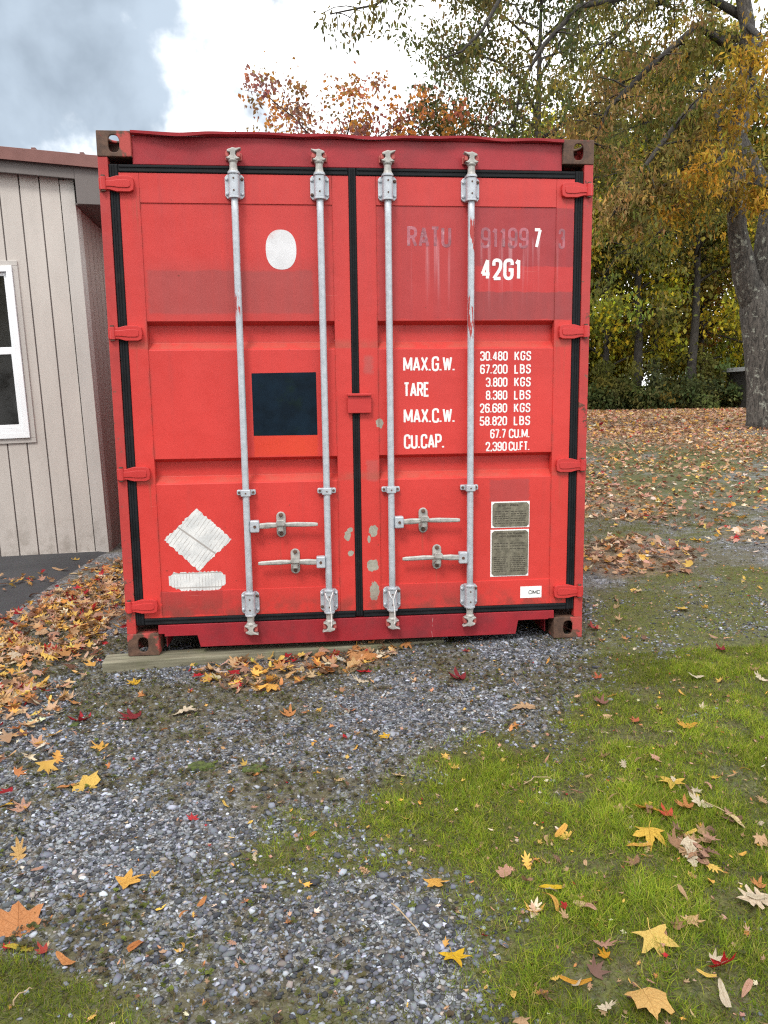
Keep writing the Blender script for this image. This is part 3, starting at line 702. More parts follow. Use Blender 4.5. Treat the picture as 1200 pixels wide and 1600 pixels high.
locking_bar(.168, 1, .676, rope=True); locking_bar(.585, -1, .477, scr=[(1.62, 1.84, .02), (2.0, 2.25, .02)])
# cover over the meeting edges
b = MB(); b.box(-.049, .073, -.016, DY-.011, 1.243, 1.343); b.box(-.049, .073, -.028, -.0165, 1.330, 1.343); b.build('lock_cover', M_HINGE, cont, bevel=.003)
# ---- writing ------------------------------------------------------
G = {'0': (1, ['c', (0, 0), (1, 0), (1, 1), (0, 1)]), '1': (.55, [(.0, .80), (.62, 1), (.62, 0)]),
     '2': (1, [(0, .70), (0, 1, 1), (1, 1, 1), (1, .56, 1), (0, .0), (1, 0)]), '3': (1, [(0, .76), (0, 1, 1), (1, 1, 1), (1, .53, 1), (.38, .53)], [(.6, .53), (1, .53, 1), (1, 0, 1), (0, 0, 1), (0, .24)]),
     '4': (1.05, [(.72, 0), (.72, 1), (0, .24), (1, .24)]), '5': (1, [(1, 1), (.06, 1), (.0, .56), (1, .56, 1), (1, 0, 1), (0, 0, 1), (0, .22)]), '6': (1, [(1, .77), (1, 1, 1), (0, 1, 1), (0, 0, 1), (1, 0, 1), (1, .57, 1), (.08, .57)]),
     '7': (1, [(0, 1), (1, 1), (.34, 0)]), '8': (1, ['c', (0, 0), (1, 0), (1, .53), (0, .53)], ['c', (.04, .53), (.96, .53), (.96, 1), (.04, 1)]), '9': (1, [(0, .23), (0, 0, 1), (1, 0, 1), (1, 1, 1), (0, 1, 1), (0, .43, 1), (.92, .43)]),
     'A': (1.1, [(0, 0), (.5, 1), (1, 0)], [(.18, .27), (.82, .27)]), 'B': (1, [(0, 0), (0, 1), (.94, 1, 1), (.94, .53, 1), (0, .53)], [(.5, .53), (1, .53, 1), (1, 0, 1), (0, 0)]),
     'C': (1, [(1, .72), (1, 1, 1), (0, 1, 1), (0, 0, 1), (1, 0, 1), (1, .28)]), 'D': (1, [(0, 0), (0, 1), (1, 1, 1), (1, 0, 1), (0, 0)]), 'E': (.85, [(1, 1), (0, 1), (0, 0), (1, 0)], [(0, .52), (.85, .52)]), 'F': (.85, [(1, 1), (0, 1), (0, 0)], [(0, .50), (.85, .50)]),
     'G': (1.05, [(1, .74), (1, 1, 1), (0, 1, 1), (0, 0, 1), (1, 0, 1), (1, .47), (.52, .47)]), 'H': (1, [(0, 0), (0, 1)], [(1, 0), (1, 1)], [(0, .52), (1, .52)]), 'I': (.01, [(0, 0), (0, 1)]), 'K': (1.05, [(0, 0), (0, 1)], [(1, 1), (0, .38)], [(.35, .58), (1, 0)]), 'L': (.85, [(0, 1), (0, 0), (1, 0)]),
     'M': (1.4, [(0, 0), (0, 1), (.5, .12), (1, 1), (1, 0)]), 'N': (1.05, [(0, 0), (0, 1), (1, 0), (1, 1)]), 'O': (1, ['c', (0, 0), (1, 0), (1, 1), (0, 1)]), 'P': (1, [(0, 0), (0, 1), (1, 1, 1), (1, .46, 1), (0, .46)]),
     'R': (1, [(0, 0), (0, 1), (1, 1, 1), (1, .50, 1), (0, .50)], [(.55, .50), (1, 0)]), 'S': (1, [(1, .74), (1, 1, 1), (0, 1, 1), (0, .53, 1), (1, .50, 1), (1, 0, 1), (0, 0, 1), (0, .26)]), 'T': (.95, [(0, 1), (1, 1)], [(.5, 1), (.5, 0)]),
     'U': (1, [(0, 1), (0, 0, 1), (1, 0, 1), (1, 1)]), 'V': (1.05, [(0, 1), (.5, 0), (1, 1)]), 'W': (1.5, [(0, 1), (.26, 0), (.5, .92), (.74, 0), (1, 1)]), 'X': (1.05, [(0, 0), (1, 1)], [(0, 1), (1, 0)]), 'Y': (1, [(0, 1), (.5, .45), (1, 1)], [(.5, .45), (.5, 0)]),
     '.': (.12, [(0, -.02), (0, .10)]), ',': (.12, [(0, -.12), (.6, .08)]), ' ': (.55,), '-': (.6, [(0, .5), (1, .5)])}
def text(b, s, x0, x1, z0, h, th, y0, gap=.62):
    """monoline sign letters fitted between x0 and x1, as ribbons just proud of y0"""
    tw = sum(G[c][0] for c in s)+gap*(len(s)-1); u = (x1-x0-th)/tw; x = x0+th/2; k = 0
    for c in s:
        gw = G[c][0]*u
        for st in G[c][1:]:
            closed = st[0] == 'c'; pts = [q for q in st if q != 'c']
            P = [(x+q[0]*gw, z0+th/2+q[1]*(h-th), (len(q) > 2) or closed) for q in pts]
            r = min(gw*.48, h*.2); out = []; n = len(P)
            for i, (px, pz, rd) in enumerate(P):
                if rd and (closed or 0 < i < n-1):
                    a, c2 = P[i-1], P[(i+1) % n]
                    p = np.array([px, pz]); va = np.array(a[:2])-p; vc = np.array(c2[:2])-p
                    la, lc = np.linalg.norm(va), np.linalg.norm(vc); rr = min(r, la*.49, lc*.49)
                    A, B = p+va/la*rr, p+vc/lc*rr
                    for q in (0, .25, .5, .75, 1): out.append(tuple((1-q)**2*A+2*q*(1-q)*(p*.85+(A+B)*.075)+q*q*B))
                else: out.append((px, pz))
            runs = [out]
            if not closed:                                     # sharp corners: end one stroke, start the next
                runs = [[out[0]]]
                for i in range(1, len(out)):
                    runs[-1].append(out[i])
                    if i < len(out)-1:
                        d1 = np.subtract(out[i], out[i-1]); d2 = np.subtract(out[i+1], out[i])
                        if d1 @ d2 < -.1*np.linalg.norm(d1)*np.linalg.norm(d2): runs.append([out[i]])
            for Q in runs: ribbon(b, np.array(Q), closed, th, y0-.0004-.00025*(k % 5)); k += 1
        x += gw+gap*u
def ribbon(b, Q, closed, th, y):
            m = len(Q); L = []; R_ = []
            for i in range(m):
                a = Q[i-1] if (closed or i > 0) else None; c3 = Q[(i+1) % m] if (closed or i < m-1) else None
                d1 = (Q[i]-a) if a is not None else (c3-Q[i]); d2 = (c3-Q[i]) if c3 is not None else d1
                d1 = d1/(np.linalg.norm(d1)+1e-9); d2 = d2/(np.linalg.norm(d2)+1e-9)
                n1, n2 = np.array([-d1[1], d1[0]]), np.array([-d2[1], d2[0]]); mm = n1+n2; ll = np.linalg.norm(mm)
                mm = mm/ll if ll > 1e-3 else n1; sc = min(1/max(mm@n1, .35), 1.9)
                L.append(Q[i]+mm*th/2*sc); R_.append(Q[i]-mm*th/2*sc)
            vs = [(p[0], y-.00001*i, p[1]) for i, p in enumerate(L)]+[(p[0], y-.00001*i, p[1]) for i, p in enumerate(R_)]
            b.add(vs, [(i, m+i, m+(i+1) % m, (i+1) % m) for i in range(m if closed else m-1)])
YP = DY+.005
def line(*a, name='lettering', mat=None):
    k = MB(); text(k, *a); k.build(name, mat or M_LETTER, doorR)
line('42G1', .645, .858, 1.909, .107, .0165, YP)
for s, x1, z in (('MAX.G.W.', .513, 1.452), ('TARE', .378, 1.322), ('MAX.C.W.', .513, 1.187), ('CU.CAP.', .457, 1.054)): line(s, .242, x1, z, .076, .0108, YP, .5)
for i, (nv, xn, un) in enumerate((('30.480', .644, 'KGS'), ('67.200', .644, 'LBS'), ('3.800', .675, 'KGS'), ('8.380', .675, 'LBS'), ('26.680', .644, 'KGS'), ('58.820', .644, 'LBS'), ('67.7', .700, 'CU.M.'), ('2,390', .676, 'CU.FT.'))):
    z = 1.503-.067*i
    line(nv, xn, .790 if i != 6 else .785, z, .049, .0074, YP, .5); line(un, .826 if i < 6 else .800, .914, z, .049, .0074, YP, .5 if i > 5 else .7)
line('7', .917, .960, 2.066, .100, .015, YP)
for a in (('RATU', .268, .492, 2.068, .102, .015, YP), ('91199', .645, .892, 2.066, .102, .014, YP), ('3', 1.048, 1.082, 2.064, .10, .013, DY)): line(*a, name='faded_lettering', mat=M_GHOST)
# oval, dark square, torn diamond, torn strip
n = 40; y = YP-.0008
P = [(-.3635+.0755*math.copysign(abs(math.cos(t))**.86, math.cos(t)), 2.053+.0955*math.copysign(abs(math.sin(t))**.86, math.sin(t))) for t in np.linspace(0, 2*math.pi, n, endpoint=False)]
b = MB(); b.prism(P, y, YP+.001); b.build('oval_patch', M_OVAL, doorL)
b = MB(); b.prism([(-.531, 1.135), (-.206, 1.135), (-.206, 1.453), (-.531, 1.450)], y, YP+.001); b.build('dark_square', M_NAVY, doorL)
rr = random.Random(3); cor = [(-.835, .768), (-.664, .603), (-.838, .440), (-1.008, .607)]; P = []
for i in range(4):
    a, c = np.array(cor[i]), np.array(cor[(i+1) % 4]); e = c-a; nrm = np.array([-e[1], e[0]])/np.linalg.norm(e)
    for k in range(26): P.append(tuple(a+e*k/26+nrm*rr.uniform(-.0045, .0045)*(1 if k else 0)))
b = MB(); b.prism(P[::-1], y, YP+.001); b.build('torn_diamond', M_TORN, doorL)
top = []; bot = []
for k in range(34):
    x = -.994+.29*k/33; e = min(1, k/3, (33-k)/3)
    top.append((x, .412+.022*e+rr.uniform(-.006, .005))); bot.append((x, .366-.030*min(1, k/8, (33-k)/5)+rr.uniform(-.006, .006)))
b = MB(); b.prism(bot+top[::-1], y, YP+.001); b.build('torn_strip', M_TORN2, doorL)
# data plates
def plate(x0, x1, z0, z1, lines, split):
    k = MB(); k.box(x0-.007, x1+.004, YP-.0012, YP+.001, z0-.006, z1+.006); k.build('plate_border', M_STICK, doorR)
    k = MB(); c = .012; k.prism([(x0+c, z0), (x1-c, z0), (x1, z0+c), (x1, z1-c), (x1-c, z1), (x0+c, z1), (x0, z1-c), (x0, z0+c)], YP-.0045, YP-.0013); pl = k.build('data_plate', M_PLATE, doorR)
    k = MB(); yy = YP-.0046; r2 = random.Random(int(x0*900+z0*700))
    for s, xa, xb, z, h in lines: text(k, s, x0+xa*(x1-x0), x0+xb*(x1-x0), z, h, h*.17, yy)
    for z in split:
        for xa, xb in ((.06, .44), (.5, .93)):
            x = x0+xa*(x1-x0); xe = x0+xb*(x1-x0)
            while x < xe-.006:
                w = r2.uniform(.006, .02); k.box(x, min(x+w, xe), yy-.0003, yy+.0002, z, z+.0042); x += w+.004
    k.build('plate_lettering', M_PLINK, doorR)
plate(.716, .914, .628, .758, [('CSC SAFETY APPROVAL', .14, .72, .739, .010), ('CHINA', .3, .5, .724, .009)], [.708-.0125*i for i in range(6)])
plate(.713, .912, .361, .606, [('APPROVED FOR TRANSPORT', .1, .92, .586, .010), ('UNDER CUSTOMS SEAL', .2, .84, .571, .010)], [.535, .52, .505]+[.46-.011*i for i in range(8)])
b = MB(); b.box(.872, .990, DY-.0012, DY+.001, .232, .296); b.build('maker_sticker', M_STICK, doorR)
b = MB(); text(b, 'CIMC', .918, .980, .252, .022, .0034, DY-.0013, .45); b.build('sticker_lettering', M_INK, doorR)
# ================================================================== TIMBER
b = MB(); b.box(-.9, .9, -.07, .07, -.10, -.002)
tim = b.build('wooden_beam', M_WOOD, None, bevel=.006); tim.location = (-.44, .055, .0); tim.rotation_euler = (0, 0, math.radians(4.6))
tag(tim, 'weathered grey green timber lying under the left end of the container', 'beam')
# ================================================================== HOUSE
HB = (-2.175, 3.385, -.085)
house = empty('house', HB, (0, math.radians(-1.72), math.radians(1.5))); tag(house, 'taupe house with vertical siding and brown metal roof behind the container', 'house')
HW, HD, HT, SL = 8.0, 8.0, 3.37, .10
def rake(u): return HT - SL*u if u > -HW/2 else HT+SL*HW/2-SL*(-HW/2-u)
# front wall: boards with recessed joints, cut round the window
WU0, WU1, WW0, WW1 = -1.60, -.585, 1.11, 2.655
b = MB(); g = MB()
edges = [-.125]; u = -.125
while u > -HW: u -= .1715; edges.append(u)
for i in range(len(edges)-1):
    a, c = edges[i+1]+.0065, edges[i]-.0065
    segs = [(.0, None)]
    if c > WU0 and a < WU1:
        a2, c2 = max(a, WU0), min(c, WU1)
        for z0, z1 in ((0, WW0), (WW1, None)):
            b.prism([(a2, z0), (c2, z0), (c2, z1 if z1 else rake(c2)), (a2, z1 if z1 else rake(a2))], 0, .03)
        if a < WU0-.003: b.prism([(a, 0), (WU0, 0), (WU0, rake(WU0)), (a, rake(a))], 0, .03)
        if c > WU1+.003: b.prism([(WU1, 0), (c, 0), (c, rake(c)), (WU1, rake(WU1))], 0, .03)
    else: b.prism([(a, 0), (c, 0), (c, rake(c)), (a, rake(a))], 0, .03)
b.build('wall', M_SIDING, house)['label'] = 'front wall of vertical taupe boards'
for x0, x1, z0, z1 in ((-HW, WU0, .0, 3.3), (WU1, -.12, 0, 3.3), (WU0, WU1, 0, WW0), (WU0, WU1, WW1, 3.3)): g.box(x0, x1, .012, .05, z0, z1)
g.build('wall_joint', M_GROOVE, house)
b = MB(); b.box(-.120, .0, -.012, .05, 0, HT); b.box(-.012, .004, .051, .14, 0, HT); b.box(-HW, -.121, -.006, .0115, -.015, .025); b.build('corner_trim', M_TRIM, house, bevel=.003)
b = MB(); y = .142
while y < HD: b.box(-.04, -.002, y, y+.158, 0, HT); y += .1715
b.box(-.05, -.012, .142, HD, 0, HT); b.build('wall', M_SIDEWALL, house)['label'] = 'side wall in the gap by the container, brown from painted-in shade'
b = MB(); b.box(-HW, -.06, HD-.03, HD, 0, HT); b.box(-HW, -HW+.05, .06, HD-.04, 0, HT); b.build('wall', M_SIDING, house)['label'] = 'plain rear and far walls'
b = MB(); b.box(-HW, -.005, .02, HD-.01, -.4, -.016); b.build('foundation', M_GROOVE, house)
OV = .42
def slab(y0, y1, u0, z_lo, z_hi, mat, name, u1):
    k = MB(); vs = []
    for yy in (y0, y1):
        vs += [(u0, yy, rake(u0)+z_lo), (u1, yy, rake(u1)+z_lo), (u1, yy, rake(u1)+z_hi), (u0, yy, rake(u0)+z_hi)]
    k.add(vs, [(0, 1, 2, 3), (7, 6, 5, 4), (0, 4, 5, 1), (1, 5, 6, 2), (2, 6, 7, 3), (3, 7, 4, 0)]); return k.build(name, mat, house, bevel=.003)
slab(-.085, -.055, -4.0, -.012, .150, M_FASCIA, 'fascia', .03); slab(-.054, .0, -4.0, .0, .15, M_FASCIA, 'fascia', -.001)
b = MB(); b.prism([(.031, HT-.225), (OV, HT-.245), (OV, HT+.105), (.031, HT+.146)], -.088, -.05); b.build('fascia', M_FASCIA, house, bevel=.003)
b = MB(); b.box(.005, OV, -.049, HD+.1, HT-.222, HT-.21); b.build('soffit', M_FASCIA, house)
b = MB(); b.box(OV-.02, OV+.002, -.0485, HD+.1, HT-.208, HT+.10); b.build('fascia', M_FASCIA, house)
for u0, u1 in ((-4.0, OV+.05),):
    slab(-.125, HD+.15, u0, .155, .185, M_ROOF, 'roof', u1); slab(-.13, -.126, u0, .085, .19, M_ROOF, 'roof_edge', u1)
k = MB(); vs = []
for yy in (-.125, HD+.15):
    for uu in (-4.001, -HW-.4): vs += [(uu, yy, rake(uu)+.155), (uu, yy, rake(uu)+.185)]
k.add(vs, [(0, 1, 3, 2), (4, 6, 7, 5), (0, 4, 5, 1), (2, 3, 7, 6), (1, 5, 7, 3), (0, 2, 6, 4)]); k.build('roof', M_ROOF, house)
k = MB()
for uu in np.arange(-7.9, .4, .4): k.box(uu, uu+.035, -.12, HD+.14, rake(uu)+.183, rake(uu)+.205)
k.build('roof_seam', M_ROOF, house)
# window
wf = MB()
def framebox(k, u0, u1, w0, w1, t, y0, y1):
    k.box(u0, u1, y0, y1, w1-t, w1); k.box(u0, u1, y0, y1, w0, w0+t); k.box(u0, u0+t, y0, y1, w0+t+.0004, w1-t-.0004); k.box(u1-t, u1, y0, y1, w0+t+.0004, w1-t-.0004)
k = MB(); framebox(k, WU0-.035, WU1+.035, WW0-.035, WW1+.035, .045, -.016, .02); tr = k.build('window_trim', M_TRIM, house, bevel=.003)
framebox(wf, WU0+.011, WU1-.011, WW0+.011, WW1-.011, .05, -.035, .03); wf.box(WU0+.062, WU1-.062, -.03, .025, WW0+.0615, WW0+.10)
win = wf.build('window', M_PVC, house, bevel=.003)
k = MB(); mid = 1.915
framebox(k, WU0+.063, WU1-.063, mid-.005, WW1-.063, .030, -.004, .022); framebox(k, WU0+.063, WU1-.063, WW0+.102, mid-.0055, .034, -.022, .004)
k.build('sash', M_PVC, win, bevel=.002)
k = MB(); k.box(WU0+.09, WU1-.09, .008, .012, mid+.02, WW1-.09); k.build('pane', M_GLASS, win)
k = MB(); k.box(WU0+.09, WU1-.09, -.009, -.005, WW0+.13, mid-.03); k.build('pane', M_GLASS, win)
# ================================================================== TREES
CARD = np.array([[0, 0, 0], [-.5, .42, .10], [0, 1, -.04], [.5, .42, .10]]); CARDF = np.array([[0, 1, 2, 3]])
def leafmesh(name, pos, size, aspect, cols, parent, loc, droop=0.0, mat=None):
    """one crown: a leaf-sized folded card at each point; droop turns the long axis downwards"""
    n = len(pos); yaw = RNG.uniform(0, 2*math.pi, n)
    tx = np.where(RNG.random(n) < droop, -math.pi/2+RNG.normal(0, .35, n), RNG.normal(-.35, .75, n)); ty = RNG.normal(0, .7, n)
    s = size*RNG.uniform(.65, 1.25, n)
    V, F, c = scatter(CARD, CARDF, np.asarray(pos)-np.array(loc), rots(yaw, tx, ty), np.stack([s*aspect, s, s], -1), cols)
    return npmesh(name, V, F, c, mat or M_LEAFCARD, parent)
def pal(palette, centers_n, weights=None):
    P = np.array(palette); k = RNG.choice(len(P), centers_n, p=weights)
    return np.clip(P[k]*RNG.uniform(.75, 1.3, (centers_n, 1))*RNG.normal(1, .07, (centers_n, 3)), .003, .9)
def curve(a, b, sag, n=6, wob=.05):
    a, b = np.array(a, float), np.array(b, float); L = np.linalg.norm(b-a); t = np.linspace(0, 1, n)[:, None]
    p = a+(b-a)*t; p[:, 2] += (4*sag*t*(1-t))[:, 0]
    p[1:-1] += RNG.normal(0, wob*L/3, (n-2, 3)); return p
def tree(name, label, base, H, R, tr, nleaf, size, palette, lo=.3, aspect=.55, droop=.25, limbs=14, sub=5, lean=(0, 0), group=None, spread=.13, cat='tree', bark=None, weights=None, top=1.0, cut=None):
    base = np.array([base[0], base[1], float(zg(base[0], base[1]))-.05])
    e = empty(name, base); tag(e, label, cat, group)
    w = MB(); n = 9; t = np.linspace(0, 1, n)
    trunk = np.stack([base[0]+lean[0]*t+np.cumsum(RNG.normal(0, .012*H*.3, n))*(t > 0), base[1]+lean[1]*t+np.cumsum(RNG.normal(0, .012*H*.3, n))*(t > 0), base[2]+H*t*.93], -1)
    w.tube(trunk-base, tr*(1-t*.9)*(1+.5*np.exp(-t*22)), 9)
    ctr = []
    for i in range(limbs):
        q = lo+(1-lo)*((i+.5)/limbs)**.9*.97; p0 = np.array([np.interp(q, t, trunk[:, k]) for k in range(3)])
        az = i*2.4+RNG.uniform(-.5, .5); prof = math.sin(min(1, (1-(q-lo)/(1-lo))*1.15+.12)*math.pi*.5)*(.55+.45*math.sin(min(1, (q-lo)/(1-lo)*2+.35)*math.pi/2))
        L = R*prof*RNG.uniform(.75, 1.15)+.3; up = (.25+.65*q)*L*RNG.uniform(.5, 1.0)*top
        p1 = p0+np.array([math.cos(az)*L, math.sin(az)*L, up]); P = curve(p0, p1, .06*L)
        r0 = tr*.42*(1-q*.65); w.tube(P-base, np.linspace(r0, r0*.18, len(P)), 6)
        for j in range(sub):
            s = .3+.7*(j+.6)/sub; a = np.array([np.interp(s, np.linspace(0, 1, len(P)), P[:, k]) for k in range(3)])
            a2 = az+RNG.uniform(-1.4, 1.4); l2 = L*.42*RNG.uniform(.6, 1.2)*(1.2-s*.5)
            b2 = a+np.array([math.cos(a2)*l2, math.sin(a2)*l2, l2*RNG.uniform(-.15, .7)]); Q = curve(a, b2, .03, 4)
            w.tube(Q-base, np.linspace(r0*.25, r0*.06+.004, 4), 4, cap=False)
            for s2 in (.45, .75, 1.0): ctr.append(a+(b2-a)*s2+RNG.normal(0, .05*R, 3))
    tk = w.build('trunk', bark or M_BARK2, e, smooth=True, recalc=False)
    ctr = np.array(ctr)
    if cut is not None: ctr = ctr[cut(ctr)]
    cc = pal(palette, len(ctr), weights); sg = spread*R*RNG.uniform(.5, 1.3, len(ctr))
    k = RNG.integers(0, len(ctr), nleaf); pos = ctr[k]+RNG.normal(0, 1, (nleaf, 3))*sg[k][:, None]*np.array([1, 1, .75])
    gz = zg(pos[:, 0], pos[:, 1], False); pos[:, 2] = np.maximum(pos[:, 2], gz+.05)
    col = np.clip(cc[k]*RNG.uniform(.7, 1.35, (nleaf, 1))*RNG.normal(1, .06, (nleaf, 3)), .003, .9)
    leafmesh('crown', pos, size, aspect, col, e, base, droop)
    return e
OLIVE = [(0.194, 0.187, 0.048), (0.149, 0.161, 0.045), (0.254, 0.202, 0.051), (0.113, 0.128, 0.041), (0.329, 0.269, 0.045)]
YELLOWG = [(0.478, 0.419, 0.041), (0.329, 0.329, 0.045), (0.628, 0.493, 0.041), (0.224, 0.247, 0.045), (0.149, 0.179, 0.041)]
DARKG = [(0.081, 0.108, 0.038), (0.108, 0.135, 0.046), (0.142, 0.159, 0.051), (0.061, 0.081, 0.03)]
RUSTY = [(.21, .090, .022), (.15, .085, .025), (.26, .14, .025), (.10, .07, .022)]
REDM = [(.36, .13, .075), (.28, .10, .08), (.46, .20, .045), (.22, .11, .085), (.26, .16, .07)]
# --- the big forked oak at the right
def oak():
    bx = at(1197, 667, 13)[0]; base = np.array([bx, 13.0, float(zg(bx, 13.0))-.06]); e = empty('oak_tree', base)
    tag(e, 'large oak with forked grey trunk and hanging orange brown leaves at the right edge', 'tree')
    w = MB(); ctr = []; dn = []
    A = lambda px, py, Y=13.0: at(px, py, Y)
    stem = np.array([base, base+[0, 0, .25], at(1197, 600, 13), at(1191, 540, 13), at(1184, 480, 13), at(1178, 440, 13)])
    w.tube(stem-base, [.47, .43, .41, .395, .39, .20], 18)
    lf = np.array([at(1186, 520, 13), at(1164, 430, 13), at(1152, 360, 12.95), at(1150, 290, 12.9), at(1152, 215, 12.8), at(1165, 130, 12.7), at(1168, 40, 12.6), at(1150, -70, 12.4), at(1120, -200, 12.2)])
    w.tube(lf-base, [.24, .27, .20, .19, .20, .17, .15, .12, .07], 12)
    rf = np.array([at(1186, 520, 13), at(1192, 430, 13.05), at(1200, 350, 13.1), at(1215, 270, 13.3), at(1250, 160, 13.6), at(1300, 20, 14), at(1350, -150, 14.4)])
    w.tube(rf-base, [.30, .27, .22, .20, .19, .15, .08], 12)
    c2 = np.array([at(1200, 350, 13.1), at(1190, 280, 13.2), at(1160, 215, 13.5), at(1175, 150, 13.9)]); w.tube(c2-base, [.15, .14, .10, .06], 9)
    tw, w = w, MB()
    def limb(P, r, nsub=7, l2=1.1, dens=1.0, tone=0):
        P = np.array(P); w.tube(P-base, np.linspace(r, r*.2, len(P)), 8)
        m = np.linspace(0, 1, len(P))
        for j in range(nsub):
            s = .2+.8*(j+.7)/nsub; a = np.array([np.interp(s, m, P[:, k]) for k in range(3)])
            for _ in range(2):
                v = RNG.normal(0, 1, 3)*np.array([1, .9, .4]); v /= np.linalg.norm(v)+.3
                b2 = a+v*l2*RNG.uniform(.5, 1.2)+np.array([0, 0, -.12]); Q = curve(a, b2, .05, 4)
                w.tube(Q-base, np.linspace(r*.22, .006, 4), 4, cap=False)
                for s2 in (.35, .6, .8, 1.0): ctr.append(a+(b2-a)*s2+RNG.normal(0, .06, 3)); dn.append((dens, tone))
    # limbs towards the container (left), each with its own depth
    limb([A(1165, 150, 12.7), A(1110, 140, 12.3), A(1060, 190, 12.0), A(1000, 270, 11.6), A(955, 340, 11.3)], .11, 9, 1.25, 1.25, 1)
    limb([A(1150, 250, 12.9), A(1090, 240, 12.2), A(1040, 290, 11.8), A(990, 300, 11.4)], .08, 7, 1.0, 1.1, 1)
    limb([A(1166, 90, 12.6), A(1090, 40, 12.8), A(1010, 110, 12.6), A(950, 170, 12.4), A(925, 230, 12.2)], .10, 9, 1.2, 1.1, 1)
    limb([A(1168, 30, 12.6), A(1080, -20, 13.2), A(1000, 20, 13.6), A(930, 90, 13.8)], .10, 9, 1.3, .9, 0)
    limb([A(1165, 120, 12.7), A(1120, 180, 11.6), A(1130, 240, 10.9), A(1105, 270, 10.4)], .07, 6, .7, .75, 2)
    limb([A(1152, 320, 12.9), A(1110, 300, 12.3), A(1060, 320, 12), A(1030, 330, 11.8)], .05, 5, .8, .7, 2)
    limb([A(1150, 280, 13), A(1185, 290, 12), A(1230, 300, 11.4)], .06, 5, .8, .8, 2)
    limb([A(1168, 40, 12.6), A(1190, 60, 11.6), A(1170, 110, 10.9), A(1190, 160, 10.6)], .07, 6, .9, .8, 2)
    limb([A(1150, -70, 12.4), A(1060, -100, 12), A(985, -6, 11.6), A(905, 10, 11.3), A(850, 70, 11.1), A(814, 130, 11.0), A(803, 205, 10.9)], .085, 11, .85, .6, 3)
    limb([A(1130, -150, 12.2), A(960, -140, 11), A(830, -80, 10.2), A(780, 0, 9.8), A(755, 45, 9.6), A(722, 80, 9.5), A(690, 92, 9.4)], .06, 5, .5, .13, 3)
    limb([A(1120, -200, 12.2), A(900, -260, 10.5), A(720, -110, 9.6), A(640, -25, 9.2), A(585, 8, 9.1), A(515, 22, 9.0)], .05, 8, .55, .12, 3)
    limb([A(1165, 60, 12.7), A(1100, 60, 13.6), A(1040, 130, 14.2), A(1000, 200, 14.6)], .08, 8, 1.3, 1.0, 0)
    limb([A(1152, 200, 12.8), A(1080, 330, 13.4), A(1020, 370, 13.8), A(960, 400, 14)], .06, 7, 1.2, .55, 0)
    # limbs to the right and back, mostly out of the photo
    for a in ((15.5, 12.5, 7.5), (14.8, 14.5, 9.5), (13.5, 16.5, 8.5), (12.5, 17, 11), (14, 11, 11), (11, 10, 11.5), (8, 16, 12)):
        s = rf[4] if a[0] > 12 else rf[5]
        limb(list(curve(s, a, .4, 5)), .11, 7, 1.5, .45, 1)
    tw.build('trunk', M_BARK, e, smooth=True, recalc=False); w.build('limbs', M_BARK2, e, smooth=True, recalc=False)  # limbs take a darker bark: shade and wetness put into the colour
    ctr = np.array(ctr); dn = np.array(dn)
    pals = [OLIVE, [(.28, .18, .060), (.22, .165, .055), (.16, .145, .035), (.31, .21, .055), (.14, .14, .034), (.32, .22, .09)], [(.46, .28, .035), (.38, .22, .03), (.26, .19, .03)], [(.095, .11, .03), (.14, .12, .035), (.08, .09, .035), (.18, .14, .04)]]
    P = []; K = []
    for i, (c, (d, tn)) in enumerate(zip(ctr, dn)):
        m = int(RNG.poisson((42 if tn in (0, 1) else 34)*d)); base_c = pal(pals[int(tn)], 1)[0]
        strings = max(1, m//7)
        for s in range(strings):
            o = c+RNG.normal(0, .17, 3)*np.array([1.2, 1.2, .7]); k = 7
            P.append(o+np.stack([RNG.normal(0, .07, k), RNG.normal(0, .07, k), -np.linspace(0, RNG.uniform(.08, .36), k)], -1))
            K.append(np.clip(base_c*RNG.uniform(.65, 1.4)*RNG.uniform(.8, 1.2, (k, 1))*RNG.normal(1, .06, (k, 3)), .003, .9))
    leafmesh('crown', np.concatenate(P), .125, .40, np.concatenate(K), e, base, .40)
oak()
# --- trees behind the container
tree('maple_tree', 'thin red and orange maple showing above the middle of the container roof', (1.75, 24), 10.7, 4.7, .22, 7600, .15, REDM, lo=.40, aspect=.8, limbs=17, sub=6, lean=(-.5, 0), spread=.055, weights=[.28, .14, .34, .12, .12])
tree('leafy_tree', 'tall grey green tree rising behind the right end of the container roof', (7.6, 23), 16.5, 4.4, .26, 16000, .17, [(.085, .095, .032), (.12, .11, .034), (.065, .075, .030), (.16, .12, .034)], lo=.45, aspect=.6, limbs=20, sub=6, lean=(.3, 0), spread=.085)
tree('leafy_tree', 'sparse yellowing tree between the red maple and the tall grey green tree', (4.9, 25), 11.4, 2.9, .16, 4000, .17, [(.14, .12, .028), (.09, .09, .025), (.20, .12, .03)], lo=.5, aspect=.6, limbs=12, sub=5, spread=.12)
